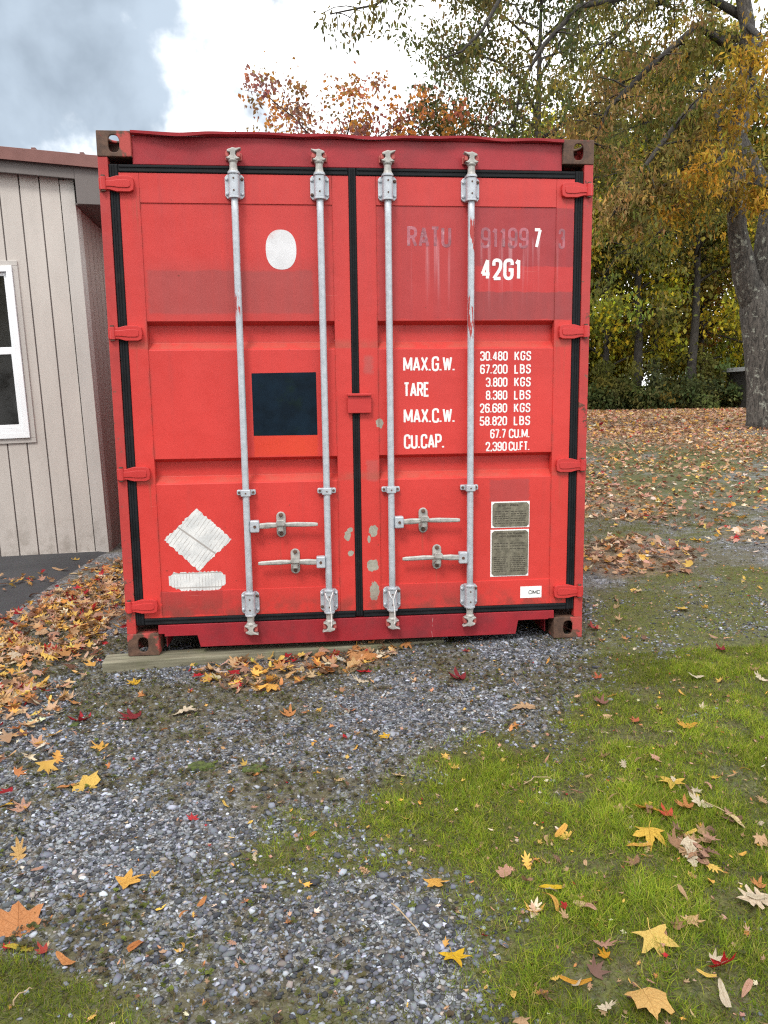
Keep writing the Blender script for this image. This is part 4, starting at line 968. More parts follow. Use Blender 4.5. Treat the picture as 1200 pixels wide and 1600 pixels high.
# --- the wood along the far edge of the lawn
wood = [  # x, y, height, radius, leaves, palette, label
    (12.4, 34.5, 15, 3.6, 9500, YELLOWG, 'yellow green tree at the container end of the wood'),
    (14.3, 33.0, 13, 3.2, 9500, YELLOWG, 'bright yellow tree hung with vines in the wood edge'),
    (15.5, 32.4, 17, 3.4, 8000, OLIVE, 'dark stemmed olive tree in the middle of the wood edge'),
    (17.2, 34.0, 15, 3.2, 9000, OLIVE, 'olive tree left of the straight black stem'),
    (18.4, 32.2, 18, 3.4, 8500, OLIVE, 'olive tree on a straight black stem in the wood edge'),
    (20.2, 34.6, 15, 3.4, 9000, YELLOWG, 'yellow green tree just left of the oak trunk'),
    (22.0, 33.4, 16, 3.6, 8000, RUSTY, 'rust coloured tree behind the oak trunk'),
    (24.6, 35.2, 16, 4.2, 5500, OLIVE, 'olive tree beyond the oak at the edge of the photo'),
    (10.2, 36.5, 12.0, 3.0, 6500, OLIVE, 'olive tree hidden low behind the container corner')]
for x, y, H, R, nl, pl, lb in wood:
    tree('woodland_tree', lb, (x, y), H, R, .17 if y > 32.8 else .24, nl, .25, pl, lo=.14 if y > 32.8 else .34, aspect=.62, limbs=22, sub=5, group='trees along the edge of the wood', spread=.15, droop=.3)
rear = [(9.5, 43, 11), (12.8, 44, 15), (16.0, 43, 16), (19.6, 44.5, 17), (23.5, 43.5, 16), (27.5, 44, 15)]
for i, (x, y, H) in enumerate(rear):
    tree('woodland_tree', 'dim tree deep in the wood, half hidden behind the front row', (x, y), H, 4.6, .22, 6500, .42, [OLIVE, YELLOWG, RUSTY][i % 3], lo=.06, aspect=.7, limbs=20, sub=4, group='trees deep in the wood', spread=.17)
# --- bushes under the wood
def bush(x, y, H, R, n, pl, lb, size=.15, group='bushes under the wood'):
    base = np.array([x, y, float(zg(x, y))-.03]); e = empty('bush', base); tag(e, lb, 'bush', group)
    w = MB(); ctr = []
    for i in range(13):
        az = RNG.uniform(0, 6.28); L = R*RNG.uniform(.3, 1.0); p1 = np.array([math.cos(az)*L, math.sin(az)*L, H*RNG.uniform(.15, 1.0)*(1.1-.35*L/R)])
        Q = curve((RNG.normal(0, .12), RNG.normal(0, .12), 0), p1, .15, 5); w.tube(Q, np.linspace(.028, .006, 5), 5, cap=False)
        for s in (.25, .5, .75, 1.0): ctr.append(base+Q[0]+(p1-Q[0])*s)
    w.build('stem', M_BARK2, e, smooth=True, recalc=False)
    ctr = np.array(ctr); cc = pal(pl, len(ctr)); k = RNG.integers(0, len(ctr), n); pos = ctr[k]+RNG.normal(0, 1, (n, 3))*R*.20*np.array([1, 1, .8])
    pos[:, 2] = np.maximum(pos[:, 2], base[2]+.06+RNG.uniform(0, .15, n))
    leafmesh('foliage', pos, size, .65, np.clip(cc[k]*RNG.uniform(.6, 1.4, (n, 1)), .003, .9), e, base, .3)
for i, (x, y, H, R) in enumerate(((9.5, 38, 4.2, 2.2), (12.6, 39, 5.0, 2.3), (15.4, 38.5, 4.4, 2.2), (18.2, 39, 5.2, 2.3), (21.2, 38.6, 4.6, 2.2), (24.4, 39, 4.8, 2.4), (27.6, 38.5, 4.6, 2.3))):
    bush(x, y, H, R, 3600, [(.36, .31, .03), (.28, .27, .03), (.45, .36, .03), (.2, .2, .03)], 'tall yellow green bush glimpsed between the stems of the wood', .30, 'bushes glimpsed behind the stems of the wood')
BL = ['dark green bush nearest the container at the foot of the wood', 'dark glossy bush second from the container along the wood', 'broad blue green bush under the yellow vine tree', 'low dark bush below the dark stemmed tree',
      'dense green bush in the middle of the wood edge', 'sprawling green bush below the straight black stem', 'pale green weedy bush right of the straight black stem', 'low dark bush just left of the oak trunk', 'tall dark bush half behind the oak trunk', 'dark bush beyond the oak trunk', 'olive bush farthest right along the wood']
for i, (x, y, H, R) in enumerate(((11.5, 32.2, 3.2, 1.3), (12.9, 30.9, 1.5, 1.1), (14.1, 31.6, 3.0, 1.3), (15.5, 30.8, 1.2, 1.1), (16.7, 31.7, 2.4, 1.2), (17.9, 31.0, 1.6, 1.2), (19.1, 31.9, 2.7, 1.1), (20.2, 30.9, 1.3, 1.0), (21.5, 31.2, 2.8, 1.4), (23.2, 31.2, 2.2, 1.5), (25.0, 31.5, 2.9, 1.6))):
    bush(x, y, H, R, 3900, (DARKG if i not in (2, 6, 10) else [(.085, .11, .04), (.12, .13, .04), (.16, .15, .035)])+([(.17, .14, .03)] if i % 2 else [(.12, .12, .03)]), BL[i], .19)
# --- trees over the drive behind the camera; the house window mirrors them
for x, y, pl, lb in ((-9.5, -17, OLIVE, 'olive tree across the drive, mirrored in the house window'), (-14.5, -19, RUSTY, 'rust coloured tree across the drive, mirrored in the house window'), (-5.5, -20, OLIVE, 'broad olive tree behind the camera across the drive')):
    tree('garden_tree', lb, (x, y), 12, 5.0, .25, 6500, .34, pl, lo=.08, aspect=.65, limbs=20, sub=4, spread=.17)
# --- low shed behind the oak
sh = empty('shed', (20.9, 29.6, float(zg(20.9, 29.6))-.03)); tag(sh, 'low dark shed with a pale roof edge beside the oak trunk', 'shed')
b = MB(); b.box(-1.1, 1.4, 0, 2, 0, 1.75); b.build('wall', plain('shed_board', (.02, .018, .016), .3, 5, .8), sh)
b = MB(); b.prism([(-1.3, 1.76), (1.6, 1.76), (1.6, 1.86), (-1.3, 1.95)], -.25, 2.2); b.build('roof', plain('shed_roof', (.28, .29, .30), .15, 5, .6), sh, bevel=.01)
# ================================================================== GROUND COVER
def sample(n, x0, x1, y0, y1, mask, power=1.0):
    x = RNG.uniform(x0, x1, n); y = RNG.uniform(y0, y1, n); k = RNG.random(n) < mask(x, y)**power; return x[k], y[k]
def inview(x, y, m=60):
    d = np.stack([x, y, zg(x, y)], -1)-CPOS; z = d @ AF; px = 600+CF*(d @ AR)/np.maximum(z, .01); py = 800-CF*(d @ AU)/np.maximum(z, .01)
    return (z > .2) & (px > -m-260) & (px < 1200+m+260) & (py < 1600+m+160)
def notunder(x, y): return ~((np.abs(x) < 1.26) & (y > .35) & (y < 12.3))
# stones
def stones():
    bm = bmesh.new(); bmesh.ops.create_icosphere(bm, subdivisions=1, radius=.5); tv = np.array([v.co[:] for v in bm.verts]); tf = np.array([[v.index for v in f.verts] for f in bm.faces]); bm.free()
    Vs, Fs, Cs = [], [], []; off = 0
    dens = lambda x, y: np.clip(1-grass_mask(x, y)*1.15, 0, 1)*np.clip(.45+fbm(x*2.0, y*2.0, 77, 4)*1.2-weed_mask(x, y)*.85, .10, 1)*(1-.7*litter_mask(x, y))*(x > -2.1)
    for variant in range(7):
        t = tv*RNG.uniform(.72, 1.22, (len(tv), 1))+RNG.normal(0, .05, tv.shape)
        xa, ya = sample(29000, -2.1, 2.6, -2.9, .7, dens); xb, yb = sample(2200, 1.2, 4.5, .2, 5, dens); x, y = np.r_[xa, xb], np.r_[ya, yb]
        k = inview(x, y) & notunder(x, y); x, y = x[k], y[k]; n = len(x)
        s = np.exp(RNG.normal(math.log(.0102), .36, n)).clip(.0045, .030); sc = np.stack([s*RNG.uniform(.9, 1.5, n), s*RNG.uniform(.8, 1.2, n), s*RNG.uniform(.32, .62, n)], -1)
        g = RNG.choice([.04, .075, .125, .19, .28, .44], n, p=[.18, .23, .25, .20, .115, .025])*RNG.uniform(.8, 1.2, n); col = np.stack([g*.92, g*.985, g*RNG.uniform(1.04, 1.22, n)], -1)
        br = RNG.random(n) < .1; col[br] *= np.array([1.15, .95, .75])
        V, F, c = scatter(t, tf, np.stack([x, y, zg(x, y)+sc[:, 2]*.18], -1), rots(RNG.uniform(0, 6.28, n), RNG.normal(0, .3, n), RNG.normal(0, .3, n)), sc, col)
        Vs.append(V); Fs.append(F+off); Cs.append(c); off += len(V)
    tag(npmesh('gravel', np.concatenate(Vs), np.concatenate(Fs), np.concatenate(Cs), M_STONE), kind='stuff')
stones()
# grass blades
def blades():
    tv = np.array([[-.5, 0, 0], [.5, 0, 0], [-.36, .18, .55], [.36, .18, .55], [0, .55, 1.0]]); tf = np.array([[0, 1, 3, 2], [2, 3, 4, 4]])
    tri = np.array([[0, 1, 3], [0, 3, 2], [2, 3, 4]])
    xs, ys, hs = [], [], []
    for n, x0, x1, y0, y1, h, pw in ((640000, -1.6, 2.4, -2.9, -.3, .030, 1.6), (90000, .9, 4.0, -.5, 3.0, .026, 1.6), (45000, 1.2, 8.5, 2.5, 9, .03, 1.4)):
        x, y = sample(n, x0, x1, y0, y1, lambda a, c: np.clip((grass_mask(a, c)-.16)*1.2, 0, 1)*np.clip((fbm(a*5, c*5, 63, 4)-.24)*3.8, .16, 1), pw); k = inview(x, y) & notunder(x, y); x, y = x[k], y[k]
        cl = fbm(x*6, y*6, 61, 3); xs.append(x); ys.append(y); hs.append(h*(.22+.8*cl)*RNG.uniform(.6, 1.4, len(x))*np.clip(.5+grass_mask(x, y)*.7, .5, 1.2))
    x, y, h = map(np.concatenate, (xs, ys, hs)); n = len(x)
    P = np.array([(.225, .29, .024), (.165, .25, .024), (.31, .335, .036), (.115, .18, .02), (.38, .33, .10), (.23, .18, .075)])
    k = RNG.choice(6, n, p=[.32, .26, .18, .12, .07, .05]); tone = .55+.9*fbm(x*1.6, y*1.6, 67, 3); clump = vnoise(x*22, y*22, 69); h = h*(.55+.9*clump); tone = tone*(.75+.5*clump)
    col = np.clip(P[k]*RNG.uniform(.75, 1.25, (n, 1))*tone[:, None], .003, .9)
    sc = np.stack([RNG.uniform(.0014, .0026, n), h*RNG.uniform(.6, 1.9, n), h], -1)
    V, F, c = scatter(tv, tri, np.stack([x, y, zg(x, y)-.002], -1), rots(RNG.uniform(0, 6.28, n), RNG.normal(-.25, .5, n), RNG.normal(0, .4, n)), sc, col)
    tag(npmesh('grass', V, F, c, M_GRASS), kind='stuff')
blades()
def thatch():
    tv = np.array([[-.5, 0, 0], [.5, 0, 0], [.3, .6, .5], [-.3, .6, .5], [0, 1.1, .55]]); tri = np.array([[0, 1, 2], [0, 2, 3], [3, 2, 4]])
    xs, ys = [], []
    for n, x0, x1, y0, y1 in ((330000, -2.0, 2.4, -2.9, -.3), (110000, .9, 4.2, -.5, 4.0), (60000, 1.2, 9, 3.5, 11)):
        x, y = sample(n, x0, x1, y0, y1, lambda a, c: np.clip((grass_mask(a, c)-.04)*2.2, 0, 1)*.8+.18*weed_mask(a, c)); k = inview(x, y) & notunder(x, y); xs.append(x[k]); ys.append(y[k])
    x, y = np.concatenate(xs), np.concatenate(ys); n = len(x)
    P = np.array([(.20, .17, .085), (.13, .14, .03), (.10, .12, .025), (.16, .11, .06), (.28, .24, .14), (.075, .065, .04)])
    col = np.clip(P[RNG.choice(6, n, p=[.18, .24, .24, .14, .08, .12])]*RNG.uniform(.65, 1.3, (n, 1)), .003, .9)
    h = .011*RNG.uniform(.5, 1.6, n)*(1+.3*(y > 3)); sc = np.stack([RNG.uniform(.0013, .0030, n)*(1+.6*(y > 3)), h*1.2, h], -1)
    V, F, c = scatter(tv, tri, np.stack([x, y, zg(x, y)-.001], -1), rots(RNG.uniform(0, 6.28, n), RNG.normal(-.2, .5, n), RNG.normal(0, .6, n)), sc, col)
    tag(npmesh('thatch', V, F, c, M_GRASS), kind='stuff')
thatch()
# little weeds and moss in the gravel
def weeds():
    a = np.linspace(0, 2*math.pi, 7)[:-1]
    tv = np.concatenate([[[0, .5, .02]], np.stack([.42*np.sin(a), .5-.5*np.cos(a), -.05+.12*np.abs(np.sin(a))], -1)]); tf = np.array([[0, i+1, (i+1) % 6+1] for i in range(6)])
    m = lambda x, y: np.clip(weed_mask(x, y)*.95*(1-.6*grass_mask(x, y))+.35*np.clip(grass_mask(x, y), 0, .5)*(grass_mask(x, y) < .38), 0, 1)*(x > -2.1)*(1-sm(grass_mask(x, y), .35, .5)*.92)
    x1, y1 = sample(30000, -2.1, 2.4, -2.9, .8, m, 1.1); x2, y2 = sample(5000, 1.2, 5, .0, 6, m, 1.3); x, y = np.r_[x1, x2], np.r_[y1, y2]
    k = inview(x, y) & notunder(x, y); x, y = x[k], y[k]; xs = np.repeat(x, 5); ys = np.repeat(y, 5); n = len(xs)
    yaw = np.tile(np.arange(5)*1.2566, len(x))+np.repeat(RNG.uniform(0, 6, len(x)), 5)+RNG.normal(0, .3, n); s = np.repeat(RNG.uniform(.004, .012, len(x)), 5)*RNG.uniform(.7, 1.3, n)
    P = np.array([(.095, .105, .038), (.12, .105, .050), (.14, .105, .070), (.085, .080, .055), (.13, .155, .035)]); base = P[RNG.choice(5, len(x), p=[.24, .26, .2, .2, .10])]*RNG.uniform(.7, 1.3, (len(x), 1))
    V, F, c = scatter(tv, tf, np.stack([xs, ys, zg(xs, ys)+.004+RNG.uniform(0, .008, n)], -1), rots(yaw, RNG.normal(.30, .3, n), RNG.normal(0, .3, n)), s, np.repeat(base, 5, 0))
    tag(npmesh('low_weeds', V, F, c, M_GRASS), kind='stuff')
weeds()
for px, py, r, lb in ((312, 1199, .055, 'dark green moss cushion on the gravel, left of its twin'), (398, 1203, .050, 'dark green moss cushion on the gravel, right of its twin'), (112, 1133, .032, 'small moss cushion beside a red leaf on the gravel')):
    p = gnd(px, py); bm = bmesh.new(); bmesh.ops.create_icosphere(bm, subdivisions=5, radius=1)
    for v in bm.verts:
        q = 1+.9*(float(fbm(v.co.x*2.5+px, v.co.y*2.5, 5, 3))-.5)+.16*(float(vnoise(v.co.x*14, v.co.y*14+v.co.z*9, 8))-.5)
        v.co = Vector((v.co.x*r*.85*q, v.co.y*r*.75*q, v.co.z*r*.22*q))
    me = bpy.data.meshes.new('moss_cushion'); bm.to_mesh(me); bm.free()
    o = link('moss_cushion', me, bpy.data.materials.get('moss') or plain('moss', (.045, .062, .012), .6, 60, .9, bumpk=.6), None, tuple(p), smooth=True); tag(o, lb, 'moss', 'moss cushions on the gravel')
# ================================================================== FALLEN LEAVES
def star(lobes, r_in, n_in=1):
    """outline of a lobed leaf: list of (angle from the tip, length)"""
    pts = []; m = len(lobes)
    for i, (a, L) in enumerate(lobes):
        pts.append((a, L))
        if i < m-1:
            a2 = lobes[i+1][0]; pts.append(((a+a2)/2, r_in*min(L, lobes[i+1][1])**.5))
    return pts
def outline(kind):
    if kind == 'maple':
        half = [(0, 1.0), (.16, .62), (.30, .60), (.40, .42), (.62, .72), (.80, .95), (.98, .62), (1.15, .42), (1.45, .50), (1.75, .66), (2.05, .42), (2.55, .30)]
    elif kind == 'sweetgum':
        half = [(0, 1.0), (.14, .76), (.30, .54), (.46, .43), (.66, .60), (.82, .80), (.96, .94), (1.08, .70), (1.26, .50), (1.45, .41), (1.72, .56), (1.98, .74), (2.2, .50), (2.65, .33)]
    elif kind == 'sycamore':
        half = [(0, .92), (.12, .80), (.26, .74), (.40, .60), (.52, .66), (.70, .88), (.92, .90), (1.05, .78), (1.25, .66), (1.5, .70), (1.75, .74), (2.1, .60), (2.6, .45)]
    elif kind == 'oak':
        half = [(0, 1.0), (.10, .80), (.22, .50), (.42, .78), (.52, .70), (.55, .34), (.95, .46), (1.2, .44), (1.15, .20), (1.8, .36), (2.1, .34), (2.4, .30), (2.9, .55)]
    else:
        half = [(0, 1.0), (.10, .86), (.24, .66), (.48, .44), (.9, .30), (1.57, .25), (2.2, .30), (2.65, .48), (2.95, .75)]
    P = [(L*math.sin(a), L*math.cos(a)) for a, L in half]
    return np.array(P+[(-x, y) for x, y in P[:0:-1]])
def leaf_tmpl(kind, curl, fold, bend, seed, stem=.55):
    r = np.random.default_rng(seed); O = outline(kind)*(1+r.normal(0, .05, (len(outline(kind)), 1))); n = len(O)
    P2 = np.concatenate([[[0, 0]], O*.5, O]); x, y = P2[:, 0], P2[:, 1]
    ph = r.uniform(0, 6.28); rad = np.hypot(x, y)
    z = curl*rad**2*(.7+.5*np.sin(np.arctan2(y, x)*2+ph))+fold*np.abs(x)+bend*y*y*np.sign(y)*.5+.07*np.sin(7*x+ph)*rad+.06*np.sin(6*y+ph*2)*rad
    V = np.stack([x, y, z], -1); F = [[0, 1+i, 1+(i+1) % n] for i in range(n)]
    for i in range(n): a, b2 = 1+i, 1+(i+1) % n; F += [[a, a+n, b2+n], [a, b2+n, b2]]
    if stem:
        y0 = -.02; b0 = len(V); s = .017; q = r.uniform(-.25, .25); sv = []
        for t in (0, .5, 1.0): yy = y0-t*(stem+.25); sv += [(-s+q*t*t, yy, -.015+.05*t), (s+q*t*t, yy, -.015+.05*t)]
        V = np.concatenate([V, sv]); F += [[b0, b0+1, b0+3], [b0, b0+3, b0+2], [b0+2, b0+3, b0+5], [b0+2, b0+5, b0+4]]
    V[:, 2] -= np.percentile(V[:, 2], 8)
    return V, np.array(F)
LEAFME = {}
def leaf_mesh(kind, v):
    if (kind, v) not in LEAFME:
        r = np.random.default_rng(hash((len(kind), ord(kind[1]), v)) % 9999)
        cu, fo, be = [(.10, .10, -.1), (.38, -.12, .2), (-.30, .22, -.15), (.65, .05, .35), (-.45, -.05, -.3)][v % 5]
        V, F = leaf_tmpl(kind, cu, fo, be, int(r.integers(9999)), .5 if kind != 'lance' else .25)
        me = bpy.data.meshes.new('fallen_leaf'); me.from_pydata(V.tolist(), [], F.tolist()); me.materials.append(M_LEAF); me.polygons.foreach_set('use_smooth', [True]*len(F)); LEAFME[(kind, v)] = me
    return LEAFME[(kind, v)]
def put_leaf(x, y, kind, v, size, col, rot, label, group=None, tilt=(0, 0), dz=.006):
    o = bpy.data.objects.new('fallen_leaf', leaf_mesh(kind, v)); C.objects.link(o)
    o.location = (x, y, float(zg(x, y))+dz+(.016 if x < -2.2 else 0)); o.rotation_euler = (tilt[0], tilt[1], rot); o.scale = (size, size, size)
    o.color = (*col[:3], 1); tag(o, label, 'leaf', group); return o
YEL = (.62, .43, .11); GOLD = (.62, .36, .085); PALE = (.58, .47, .27); ORA = (.48, .22, .085); TAN = (.44, .30, .18); PINK = (.45, .27, .20); BRN = (.19, .115, .08); CRIM = (.36, .022, .030); REDL = (.50, .035, .030); DKR = (.20, .028, .035); CREAM = (.58, .52, .40); GREY = (.30, .27, .24)
# px, py, width in photo pixels, kind, variant, colour, turn (degrees), label
HAND = [
    (28, 1452, 66, 'sycamore', 1, (.50, .23, .10), 20, 'large tan brown sycamore leaf on gravel at the left edge'), (196, 1381, 50, 'sweetgum', 0, GOLD, -60, 'yellow star leaf on gravel with a long stalk'), (136, 1230, 46, 'sycamore', 0, YEL, 25, 'bright yellow toothed leaf on the gravel, upper left'),
    (104, 1231, 22, 'lance', 0, ORA, 80, 'small orange leaf touching the bright yellow toothed leaf'), (678, 1382, 42, 'sweetgum', 1, GOLD, 200, 'yellow star leaf where gravel meets grass'), (709, 1498, 50, 'sweetgum', 0, (.62, .40, .03), 190, 'vivid yellow five pointed star leaf in thin grass at the bottom'),
    (1020, 1476, 62, 'sweetgum', 2, (.60, .44, .13), 185, 'wide pale yellow leaf lying on the grass, lower right'), (1010, 1572, 62, 'sycamore', 2, (.56, .36, .13), 178, 'yellow orange leaf with upright stalk at the bottom right'), (1128, 1516, 40, 'maple', 1, (.52, .030, .035), 185, 'curled red leaf standing in the grass'),
    (1105, 1533, 20, 'lance', 1, YEL, 60, 'small yellow leaf below the curled red leaf'), (1014, 1309, 50, 'maple', 2, (.60, .40, .07), 160, 'yellow lobed leaf in the grass below the orange red one'), (1000, 1328, 28, 'lance', 0, GOLD, 75, 'slim golden leaf under the yellow lobed leaf'),
    (1016, 1270, 44, 'sweetgum', 1, (.56, .28, .05), 110, 'yellow and orange leaf beside a red tinged one'), (1046, 1280, 26, 'maple', 3, (.48, .08, .05), 60, 'small red tinged leaf beside the yellow and orange leaf'), (1050, 1227, 44, 'sweetgum', 0, (.60, .42, .09), 150, 'yellow star leaf at the top of the grass clump'),
    (1096, 1263, 34, 'oak', 3, CREAM, 70, 'pale cream folded leaf on the grass'), (1074, 1268, 30, 'maple', 3, ORA, 30, 'rusty curled leaf beside the cream folded leaf'), (1150, 1290, 26, 'lance', 2, PALE, 20, 'pale yellow leaf with a long stalk on the grass'), (1185, 1412, 56, 'oak', 0, (.58, .49, .37), 100, 'pale oak leaf with deep lobes at the right edge'),
    (1186, 1392, 22, 'maple', 3, ORA, 10, 'small orange leaf above the pale oak leaf'), (862, 1394, 26, 'lance', 0, (.58, .40, .03), 70, 'slim yellow leaf lying alone in the grass'), (946, 1502, 20, 'maple', 1, (.48, .24, .02), 40, 'small mustard leaf left of the wide pale yellow leaf'), (902, 1545, 36, 'lance', 1, (.50, .26, .035), 82, 'slim orange yellow leaf above the bottom edge'),
    (790, 1372, 26, 'sycamore', 1, PINK, 30, 'pinkish brown leaf in the grass'), (620, 1214, 22, 'maple', 1, PALE, 200, 'pale yellow leaf at the grass edge'), (604, 1153, 24, 'sweetgum', 0, (.60, .38, .04), 70, 'yellow star leaf on bare ground in front of the container'), (711, 1205, 16, 'maple', 1, YEL, 0, 'small round yellow leaf in the bright grass'),
    (301, 1282, 20, 'maple', 0, (.45, .045, .055), 20, 'small crimson leaf alone on the gravel'), (489, 1309, 14, 'lance', 2, ORA, -40, 'tiny orange leaf on the moss'), (316, 1413, 24, 'lance', 0, ORA, -15, 'slim rust leaf among the pebbles'), (213, 1481, 30, 'lance', 2, (.42, .17, .06), -35, 'narrow rust leaf near the pebbles, bottom left'),
    (104, 1508, 32, 'lance', 1, ORA, 50, 'narrow orange leaf at the edge of the weeds'), (32, 1486, 30, 'lance', 0, (.40, .32, .05), 88, 'slim yellow green leaf below the large tan leaf'), (11, 1485, 16, 'maple', 1, REDL, 0, 'small red leaf below the large tan leaf'), (70, 1490, 20, 'maple', 3, (.36, .06, .05), 100, 'curled dark red leaf below the large tan leaf'),
    (30, 1340, 34, 'oak', 3, (.52, .34, .14), 20, 'curled pale orange leaf on the gravel near the left edge'), (36, 1265, 28, 'maple', 1, PINK, 60, 'pink brown leaf in the gravel near the left edge'), (14, 1262, 30, 'lance', 2, (.56, .36, .05), 70, 'yellow leaf at the left edge'), (210, 1122, 40, 'maple', 1, DKR, 80, 'dark purple red leaf on the gravel'),
    (132, 1126, 34, 'maple', 3, (.38, .03, .045), 70, 'bright crimson leaf beside a moss cushion'), (286, 1116, 36, 'oak', 2, CREAM, -70, 'pale cream oak leaf on the gravel'), (158, 1170, 30, 'sweetgum', 1, GOLD, 60, 'golden star leaf on the gravel, middle left'), (212, 1069, 24, 'maple', 0, (.60, .38, .04), 70, 'yellow leaf in front of the timber end'),
    (222, 1088, 16, 'sweetgum', 1, ORA, 10, 'small orange leaf below the yellow one by the timber'), (285, 1032, 24, 'sycamore', 3, (.52, .34, .10), 170, 'yellow brown leaf standing against the timber'), (568, 1050, 26, 'maple', 1, (.52, .025, .035), 190, 'bright red leaf at the foot of the leaf heap'), (523, 1028, 30, 'maple', 2, CRIM, 40, 'crimson leaf on top of the leaf heap'),
    (560, 1032, 46, 'sycamore', 2, (.46, .24, .11), 80, 'broad tan leaf on the leaf heap against the sill'), (566, 1066, 26, 'oak', 1, CREAM, 80, 'cream leaf lying below the bright red leaf'), (498, 1054, 14, 'maple', 0, YEL, 0, 'tiny yellow leaf below the leaf heap'), (543, 1111, 24, 'lance', 3, (.42, .19, .10), 85, 'rolled brown leaf alone in front of the heap'),
    (453, 1119, 26, 'maple', 3, ORA, 40, 'flattened orange leaf on the gravel below the heap'), (720, 1062, 34, 'maple', 3, DKR, 60, 'dark red leaf on clean gravel below the right door'), (728, 1019, 14, 'maple', 1, CRIM, 0, 'small crimson leaf close under the container'), (822, 1108, 34, 'oak', 2, TAN, 90, 'tan leaf at the edge of the gravel'),
    (940, 1103, 26, 'maple', 3, (.22, .11, .09), 20, 'dull brown leaf in the grass right of the gravel'), (936, 1062, 18, 'maple', 3, (.40, .11, .06), 50, 'orange brown leaf near the right casting'), (995, 1131, 18, 'maple', 1, (.42, .13, .07), 60, 'rust leaf in the middle of the grass'), (1076, 1140, 30, 'oak', 3, (.52, .30, .05), 100, 'golden curled leaf with a white edge in the grass'),
    (1043, 1150, 18, 'maple', 2, CREAM, 180, 'cream leaf standing in the grass'), (1130, 1019, 18, 'maple', 3, DKR, 70, 'purple leaf in the grass at the right'), (1092, 846, 22, 'maple', 1, (.62, .38, .025), 10, 'vivid yellow maple leaf on the leaf pile edge'), (1070, 954, 24, 'maple', 0, (.56, .40, .09), 80, 'pale yellow maple leaf on the moss beyond the container'),
    (1000, 925, 14, 'maple', 1, PALE, 70, 'cream maple leaf on the moss near the container corner'), (967, 971, 14, 'maple', 3, TAN, 20, 'curled tan leaf on the moss by the container corner'), (930, 985, 22, 'maple', 3, (.30, .05, .05), 60, 'red brown leaf beside the right bottom casting'), (1090, 1062, 22, 'oak', 1, CREAM, 85, 'cream leaf flat on the grass at the right'),
    (1190, 1066, 20, 'oak', 3, CREAM, 60, 'white curled leaf at the right edge of the grass'), (118, 878, 14, 'maple', 1, YEL, 20, 'yellow leaf on the asphalt near the house'), (96, 894, 20, 'lance', 1, TAN, 80, 'dark brown leaf on the asphalt near the house'), (120, 897, 18, 'lance', 0, PALE, 84, 'pale leaf on the asphalt'), (56, 934, 22, 'lance', 2, BRN, 60, 'dark curled leaf alone on the asphalt')]
for px, py, wpx, kind, v, col, rot, lb in HAND:
    p = gnd(px, py); dist = np.linalg.norm(p-CPOS); size = wpx*dist/CF/{'maple': 1.5, 'sweetgum': 1.75, 'sycamore': 1.7, 'oak': 1.35, 'lance': 1.5}[kind]
    ing = float(grass_mask(np.array([p[0]]), np.array([p[1]]))[0])
    up = {'curled red leaf standing in the grass': (1.0, .15), 'yellow brown leaf standing against the timber': (.9, 0), 'cream leaf standing in the grass': (.6, 0)}.get(lb, (RNG.normal(0, .13), RNG.normal(0, .13)))
    put_leaf(p[0], p[1], kind, v, size, col, math.radians(rot), lb, 'single fallen leaves', up, .005+.010*ing)
LEAFCOL = np.array([TAN, PINK, ORA, GOLD, YEL, BRN, CRIM, CREAM, (.33, .20, .125), (.50, .33, .16)])
def region(n, pix, kinds, probs, smin, smax, label, group, dz=.01, lift=.03, soft=.02, grow=1):
    P = np.array([gnd(*q)[:2] for q in pix]); c = 0
    while c < n:
        x, y = RNG.uniform(P[:, 0].min(), P[:, 0].max()), RNG.uniform(P[:, 1].min(), P[:, 1].max())
        if polymask(np.array([x]), np.array([y]), pix, soft)[0] < RNG.random(): continue
        kd = kinds[RNG.integers(len(kinds))]; col = LEAFCOL[RNG.choice(10, p=probs)]*RNG.uniform(.8, 1.2)
        put_leaf(x, y, kd, int(RNG.integers(5)), RNG.uniform(smin, smax), col, RNG.uniform(0, 6.28), label, group, (RNG.normal(0, .3), RNG.normal(0, .3)), dz+RNG.uniform(0, lift)); c += 1
pA = [.20, .15, .14, .12, .13, .03, .05, .08, .04, .06]; pB = [.22, .16, .06, .05, .08, .20, .02, .11, .10, 0]
region(85, LITTER[0][0], ['maple', 'maple', 'sweetgum', 'oak', 'sycamore'], pA, .035, .062, 'tan or orange leaf in the drift along the asphalt edge', 'leaves drifted along the asphalt edge', lift=.04)
region(46, LITTER[1][0], ['maple', 'sweetgum', 'maple', 'sycamore'], [.14, .10, .20, .16, .14, .03, .10, .05, .03, .05], .032, .054, 'bright leaf in the heap against the timber under the container', 'leaves heaped against the timber', lift=.022)
region(62, [(900, 1180), (1190, 1180), (1250, 1640), (800, 1640), (760, 1400), (880, 1280)], ['oak', 'maple', 'lance', 'lance'], pB, .018, .042, 'dry leaf scattered singly in the near grass', 'dry leaves in the near grass', dz=.012, lift=.012)
region(22, [(1060, 1290), (1150, 1330), (1120, 1370), (1050, 1350)], ['oak', 'maple', 'oak'], pB, .025, .046, 'dry curled leaf in the bunch at the right of the grass', 'dry leaves bunched in the grass', dz=.014, lift=.03)
region(26, [(0, 1300), (140, 1100), (560, 1100), (560, 1250), (450, 1600), (0, 1600)], ['lance', 'maple', 'lance', 'oak'], [.2, .14, .2, .1, .06, .12, .06, .06, .06, 0], .012, .024, 'small scrap of leaf lying on the gravel', 'leaf scraps on the gravel', lift=.004)
region(24, [(0, 905), (75, 898), (82, 915), (0, 930)], ['maple', 'oak', 'maple'], pA, .032, .055, 'rusty leaf in the strip of leaves on the asphalt', 'leaves in a strip on the asphalt', lift=.015)
